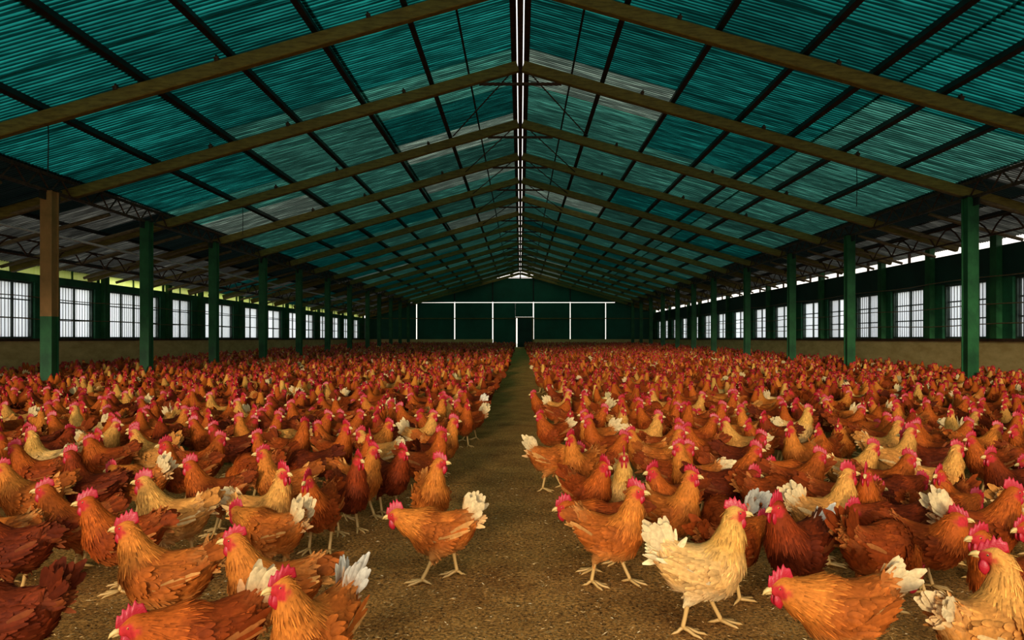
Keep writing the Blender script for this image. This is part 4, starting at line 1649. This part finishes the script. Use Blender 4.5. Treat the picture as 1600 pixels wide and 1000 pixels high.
relax(FLOCK, lock={id(q) for q in FLOCK if q['lab'] and q['pos'][1] < 3.2})
for q in FLOCK:
    q['pos'] = (q['pos'][0], q['pos'][1], floor_z(q['pos'][1]) - .001)
    hn = get_hen(q['neck'], q['yaw'], q['leg'], .0085, [id(w_) for w_ in FLOCK].index(id(q)) % SEEDS)
    q['head'] = np.array(q['pos']) + rotz(math.radians(q['hd'])) @ head_local(hn) * q['sc']
for k, d_ in enumerate(sorted(FLOCK, key=lambda q: q['pos'][1])):
    k0 = [id(q) for q in FLOCK].index(id(d_))
    o = make_hen(d_['pos'], d_['hd'], d_['neck'], d_['yaw'], d_['tone'], d_['tail'], d_['white'], d_['leg'], d_['sc'], k0 % SEEDS,
             3 if k < 30 else 2, None, GROUP)
    HENS_IN_VIEW.append((o, d_['tone'], d_['hd'], d_['head'], d_['lab']))
    placed.append(d_['pos'][:2])
n_hand = len(placed)

# ------------------------------------------------------------------ the rest of the flock
fr_ = np.random.default_rng(11)
cell = {}


def key(x, y):
    return int(math.floor(x / .3)), int(math.floor(y / .3))


for p in placed:
    cell.setdefault(key(*p), []).append(p)


def free(x, y, r):
    i, j = key(x, y)
    return all((x - a) ** 2 + (y - b) ** 2 > r * r for u in (-2, -1, 0, 1, 2) for v in (-2, -1, 0, 1, 2) for a, b in cell.get((i + u, j + v), ()))


POSTS_XY = [(-POST_X, y) for y in LEFT_POSTS] + [(POST_X, y) for y in RIGHT_POSTS]
cand = []
N_TRY = 60000
TX, TY = fr_.uniform(WL + .35, WR - .35, N_TRY), 2.2 + (Y1 - 3.0) * fr_.random(N_TRY)
aisle_l = lambda y: -.47 - .06 * math.sin(y * 1.7)
aisle_r = lambda y: .42 + .06 * math.sin(y * 1.3 + 1)
for x, y in zip(TX, TY):
    if aisle_l(y) - .02 < x < aisle_r(y) + .02:
        continue
    px = VPX + FPX * x / y
    seen = -40 < px < 1640
    if seen and y < 4.3:
        continue                       # the near birds in view are all placed by hand
    if not seen and (y < 3.0 or px < -700 or px > 2300):
        continue
    if any((x - a) ** 2 + (y - b) ** 2 < .28 ** 2 for a, b in POSTS_XY):
        continue
    r = .285 if y < 7 else (.25 if y < 20 else .275)
    if free(x, y, r):
        cand.append((x, y, seen))
        cell.setdefault(key(x, y), []).append((x, y))

cand.sort(key=lambda c_: (not c_[2], c_[1]))
POSES = [('N', 0, 'stand', 1, 'M', 0), ('U', 0, 'stand', 2, 'M', 0), ('N', 0, 'stride', 1, 'U', 0), ('U', 0, 'stand', 1, 'M', 0),
         ('L', 0, 'stand', 1, 'M', 0), ('N', 40, 'stand', 0, 'D', 0), ('U', -40, 'stand', 1, 'M', 0), ('N', 0, 'stand', 2, 'U', 1),
         ('U', 0, 'stand', 3, 'M', 0), ('N', -40, 'stand', 1, 'M', 0), ('R', 0, 'stand', 0, 'M', 0), ('L', 0, 'stand', 2, 'D', 0),
         ('N', 0, 'stand', 3, 'M', 1), ('R', 30, 'stand', 1, 'D', 0), ('N', 0, 'stand', 0, 'M', 0), ('D', 0, 'stand', 1, 'M', 0),
         ('T', 0, 'stand', 4, 'U', 1)]
PW = np.array([2.6, 3.0, 1.6, 4.2, 1.4, 2, 3.4, .5, 1.4, 2.2, 1.2, 1.0, .9, 1.6, 2.2, .8, .9])
PW = PW / PW.sum()


def pick_heading():
    u = fr_.random()
    if u < .36:
        return fr_.normal(0, 25)
    if u < .76:
        return fr_.normal(180, 25)
    return fr_.uniform(0, 360)


n_single = 299 - n_hand
singles = [c_ for c_ in cand if c_[2]][:n_single]
rest = [c_ for c_ in cand if c_[2]][n_single:] + [c_ for c_ in cand if not c_[2]]
SING = []
for x, y, _ in singles:
    i = int(fr_.choice(len(POSES), p=PW))
    SING.append(dict(pos=(x, y, 0), hd=pick_heading() % 360, neck=POSES[i][0], sc=float(fr_.uniform(.94, 1.05)), i=i, lab=None))
relax(SING, FLOCK)
for q in SING:
    nk, yw, lg, tone, tail, white = POSES[q['i']]
    x, y, _ = q['pos']
    hn = get_hen(nk, yw, lg, .0105, q['i'])
    z0 = floor_z(y)
    hp = np.array((x, y, z0)) + rotz(math.radians(q['hd'])) @ head_local(hn) * q['sc']
    o = make_hen((x, y, z0 - .001), q['hd'], nk, yw, tone, tail, white, lg, q['sc'], q['i'], 1, None, GROUP)
    HENS_IN_VIEW.append((o, tone, q['hd'], hp, None))
name_all()


# far birds: real geometry, too many to keep apart, joined into one object
def lod(i, h, nfeat, ratio):
    nk, yw, lg, tone, tail, white = POSES[i]
    hn = Hen(nk, yw, lg, h, i)
    m_ = MB()
    m_.merge(hn.plumage(tone, 0), 0)
    bme = m_.mesh('tmp', [M['plumage']], True)
    o = bpy.data.objects.new('tmp', bme)
    C.objects.link(o)
    md = o.modifiers.new('d', 'DECIMATE')
    md.ratio = ratio
    dg = bpy.context.evaluated_depsgraph_get()
    ev = o.evaluated_get(dg).to_mesh()
    nv = len(ev.vertices)
    V = np.empty(nv * 3, np.float32)
    ev.vertices.foreach_get('co', V)
    V = V.reshape(-1, 3).astype(float)
    ev.calc_loop_triangles()
    T = np.empty(len(ev.loop_triangles) * 3, np.int32)
    ev.loop_triangles.foreach_get('vertices', T)
    T = T.reshape(-1, 3)
    bpy.data.objects.remove(o)
    S_, _ = hn.spine(V)
    c_, _ = hn.colours(V, S_, tone)
    out = MB().add(V, T, col=c_, mi=0)
    # tail: a few broad feathers; comb, wattles and legs reduced to their outlines but kept thick
    body, hack, pale = TONES[tone]
    e0, e1 = {'U': (35, 85), 'M': (12, 48), 'D': (-5, 20)}[tail]
    tc = WHITE if white == 2 else CREAM if white else body * .9
    for s in (-1, 1):
        for j in range(nfeat):
            e = math.radians(e0 + (e1 - e0) * (j / max(1, nfeat - 1)))
            w_ = .09 / nfeat
            f = np.array((-math.cos(e), s * .12, math.sin(e))) * .11
            n_ = np.array((math.sin(e), 0, math.cos(e)))
            r0 = np.array((-.110, s * .012, .258))
            v = [r0 - n_ * w_ * .4, r0 + n_ * w_ * .4, r0 + f * .6 + n_ * w_, r0 + f, r0 + f * .6 - n_ * w_]
            out.add(v, np.array([(0, 1, 2, 3)[:3], (0, 2, 3), (0, 3, 4)]), col=np.array([tc * .8, tc * .8, tc, tc * 1.05, tc]).clip(0, .95))
    if nfeat >= 3:
        cb = [(.040, 0, .010), (.036, 0, .042), (.026, .004, .026), (.020, 0, .052), (.010, -.004, .028), (.002, 0, .052), (-.008, .004, .028),
              (-.016, 0, .044), (-.024, 0, .016)]
    else:
        cb = [(.042, 0, .008), (.030, .003, .044), (.010, -.003, .050), (-.012, 0, .044), (-.024, 0, .014)]
    cb = np.array(cb)
    n = len(cb)
    a, b = cb + (0, .004, 0), cb - (0, .004, 0)
    cen = np.array([(.010, .006, .018), (.010, -.006, .018)])
    v = np.concatenate([a, b, cen])
    t = [(i_, i_ + 1, 2 * n) for i_ in range(n - 1)] + [(n + i_ + 1, n + i_, 2 * n + 1) for i_ in range(n - 1)]
    q = [(i_, n + i_, n + i_ + 1, i_ + 1) for i_ in range(n - 1)]
    out.add(hn.to_head(v), [np.array(t), np.array(q)], col=(RED + PINK) / 2, mi=1)
    for s in (-1, 1):
        wv = np.array([(.030, s * .010, -.012), (.020, s * .010, -.012), (.016, s * .011, -.035), (.024, s * .011, -.052), (.032, s * .011, -.036)])
        wv2 = wv + (0, s * .005, 0)
        out.add(hn.to_head(np.concatenate([wv, wv2])), [np.array([(0, 1, 2), (0, 2, 3), (0, 3, 4), (5, 7, 6), (5, 8, 7), (5, 9, 8)])], col=RED, mi=1)
    bk = hn.to_head(np.array([(.034, .007, 0), (.034, -.007, 0), (.034, 0, .008), (.034, 0, -.009), (.062, 0, -.008)]))
    out.add(bk, np.array([(0, 2, 4), (2, 1, 4), (1, 3, 4), (3, 0, 4)]), col=HORN, mi=2)
    for L in hn.legs:
        out.tube([np.array(L['hock']) + (0, 0, .02), L['ank'], np.array(L['ank']) + (.05, 0, -.008)], [.009, .008, .004], 3, False, col=SHANK, mi=2)
    v, c = np.concatenate(out.v), np.concatenate(out.c)
    f, mi = [], []
    for ff, m0 in zip(out.f, out.mi):
        if ff.shape[1] == 4:
            ff = np.concatenate([ff[:, [0, 1, 2]], ff[:, [0, 2, 3]]])
            m0 = np.concatenate([m0, m0])
        f.append(ff)
        mi.append(m0)
    return v, c, np.concatenate(f), np.concatenate(mi)


NEARP = np.concatenate([body_pts(q) for q in SING + FLOCK])


def clash(x, y, hd):
    b_ = np.array(body_pts(dict(pos=(x, y, 0), hd=hd, neck='N', sc=1.0)))
    dd = np.hypot(b_[:, None, 0] - NEARP[None, :, 0], b_[:, None, 1] - NEARP[None, :, 1]) - b_[:, None, 2] - NEARP[None, :, 2]
    return dd.min() < 0


LODS = [dict(ymax=11.0, h=.012, nf=4, ratio=.26), dict(ymax=19.0, h=.016, nf=3, ratio=.22), dict(ymax=99.0, h=.024, nf=2, ratio=.20)]
big = MB()
y_lo = 0
for L in LODS:
    bank = [lod(i, L['h'], L['nf'], L['ratio']) for i in range(len(POSES))]
    sel = [c_ for c_ in rest if y_lo <= c_[1] < L['ymax']]
    y_lo = L['ymax']
    for x, y, _ in sel:
        hd_ = pick_heading()
        if y < 15 and clash(x, y, hd_):
            continue
        i = int(fr_.choice(len(POSES), p=PW))
        v, c, f, mi = bank[i]
        R_ = rotz(math.radians(hd_))
        sc = fr_.uniform(.94, 1.06)
        big.v.append((v * sc) @ R_.T + (x, y, floor_z(y) - .001))
        tint = fr_.uniform(.78, 1.18) * np.array((1, fr_.uniform(.92, 1.08), 1))
        big.c.append(np.clip(c * tint, 0, .95))
        big.f.append(f + big.n)
        big.mi.append(mi)
        big.n += len(v)
    print('LOD', L['ymax'], len(sel), 'hens of', np.mean([len(b[2]) for b in bank]), 'triangles')
o = link('distant_flock', big.mesh('distant_flock', [M['plumage'], M['flesh'], M['horn']], True))
tag(o, 'dense far part of the flock, thousands of red and golden hens on both sides of the aisle', 'flock', kind='stuff')

# ------------------------------------------------------------------ straw crumbs on the near floor
cr_ = np.random.default_rng(5)
n = 14000
y = 1.25 + 5.5 * cr_.random(n) ** 1.5
x = cr_.uniform(-1, 1, n) * np.minimum(3.4, .3 + y * .78)
ln = cr_.uniform(.006, .02, n) * np.where(cr_.random(n) < .05, 2.2, 1)
wd = cr_.uniform(.002, .006, n)
an = cr_.uniform(0, PI, n)
dx, dy = np.stack([np.cos(an), np.sin(an), 0 * an], 1), np.stack([-np.sin(an), np.cos(an), 0 * an], 1)
c0 = np.stack([x, y, cr_.uniform(.004, .010, n)], 1)
tl = cr_.uniform(-.25, .25, n)
dx[:, 2] = tl
up = np.array((0, 0, 1.0))
vs = np.stack([c0 - dx * (ln / 2)[:, None], c0 + dy * wd[:, None] / 2, c0 + dx * (ln / 2)[:, None], c0 - dy * wd[:, None] / 2, c0 + up * .002], 1).reshape(-1, 3)
q = (np.arange(n)[:, None, None] * 5 + np.array([(0, 3, 4), (3, 2, 4), (2, 1, 4), (1, 0, 4)])[None]).reshape(-1, 3)
pal = np.array([lin(176, 130, 72), lin(212, 170, 108), lin(112, 76, 38), lin(232, 204, 150), lin(66, 42, 20)])
cc = np.repeat(pal[cr_.choice(5, n, p=[.34, .2, .26, .06, .14])], 5, axis=0)
o = link('straw_litter', MB().add(vs, q, col=cc).mesh('straw_litter', M['chip']))
tag(o, 'loose straw crumbs and wood chips strewn over the near floor', 'litter', kind='stuff')
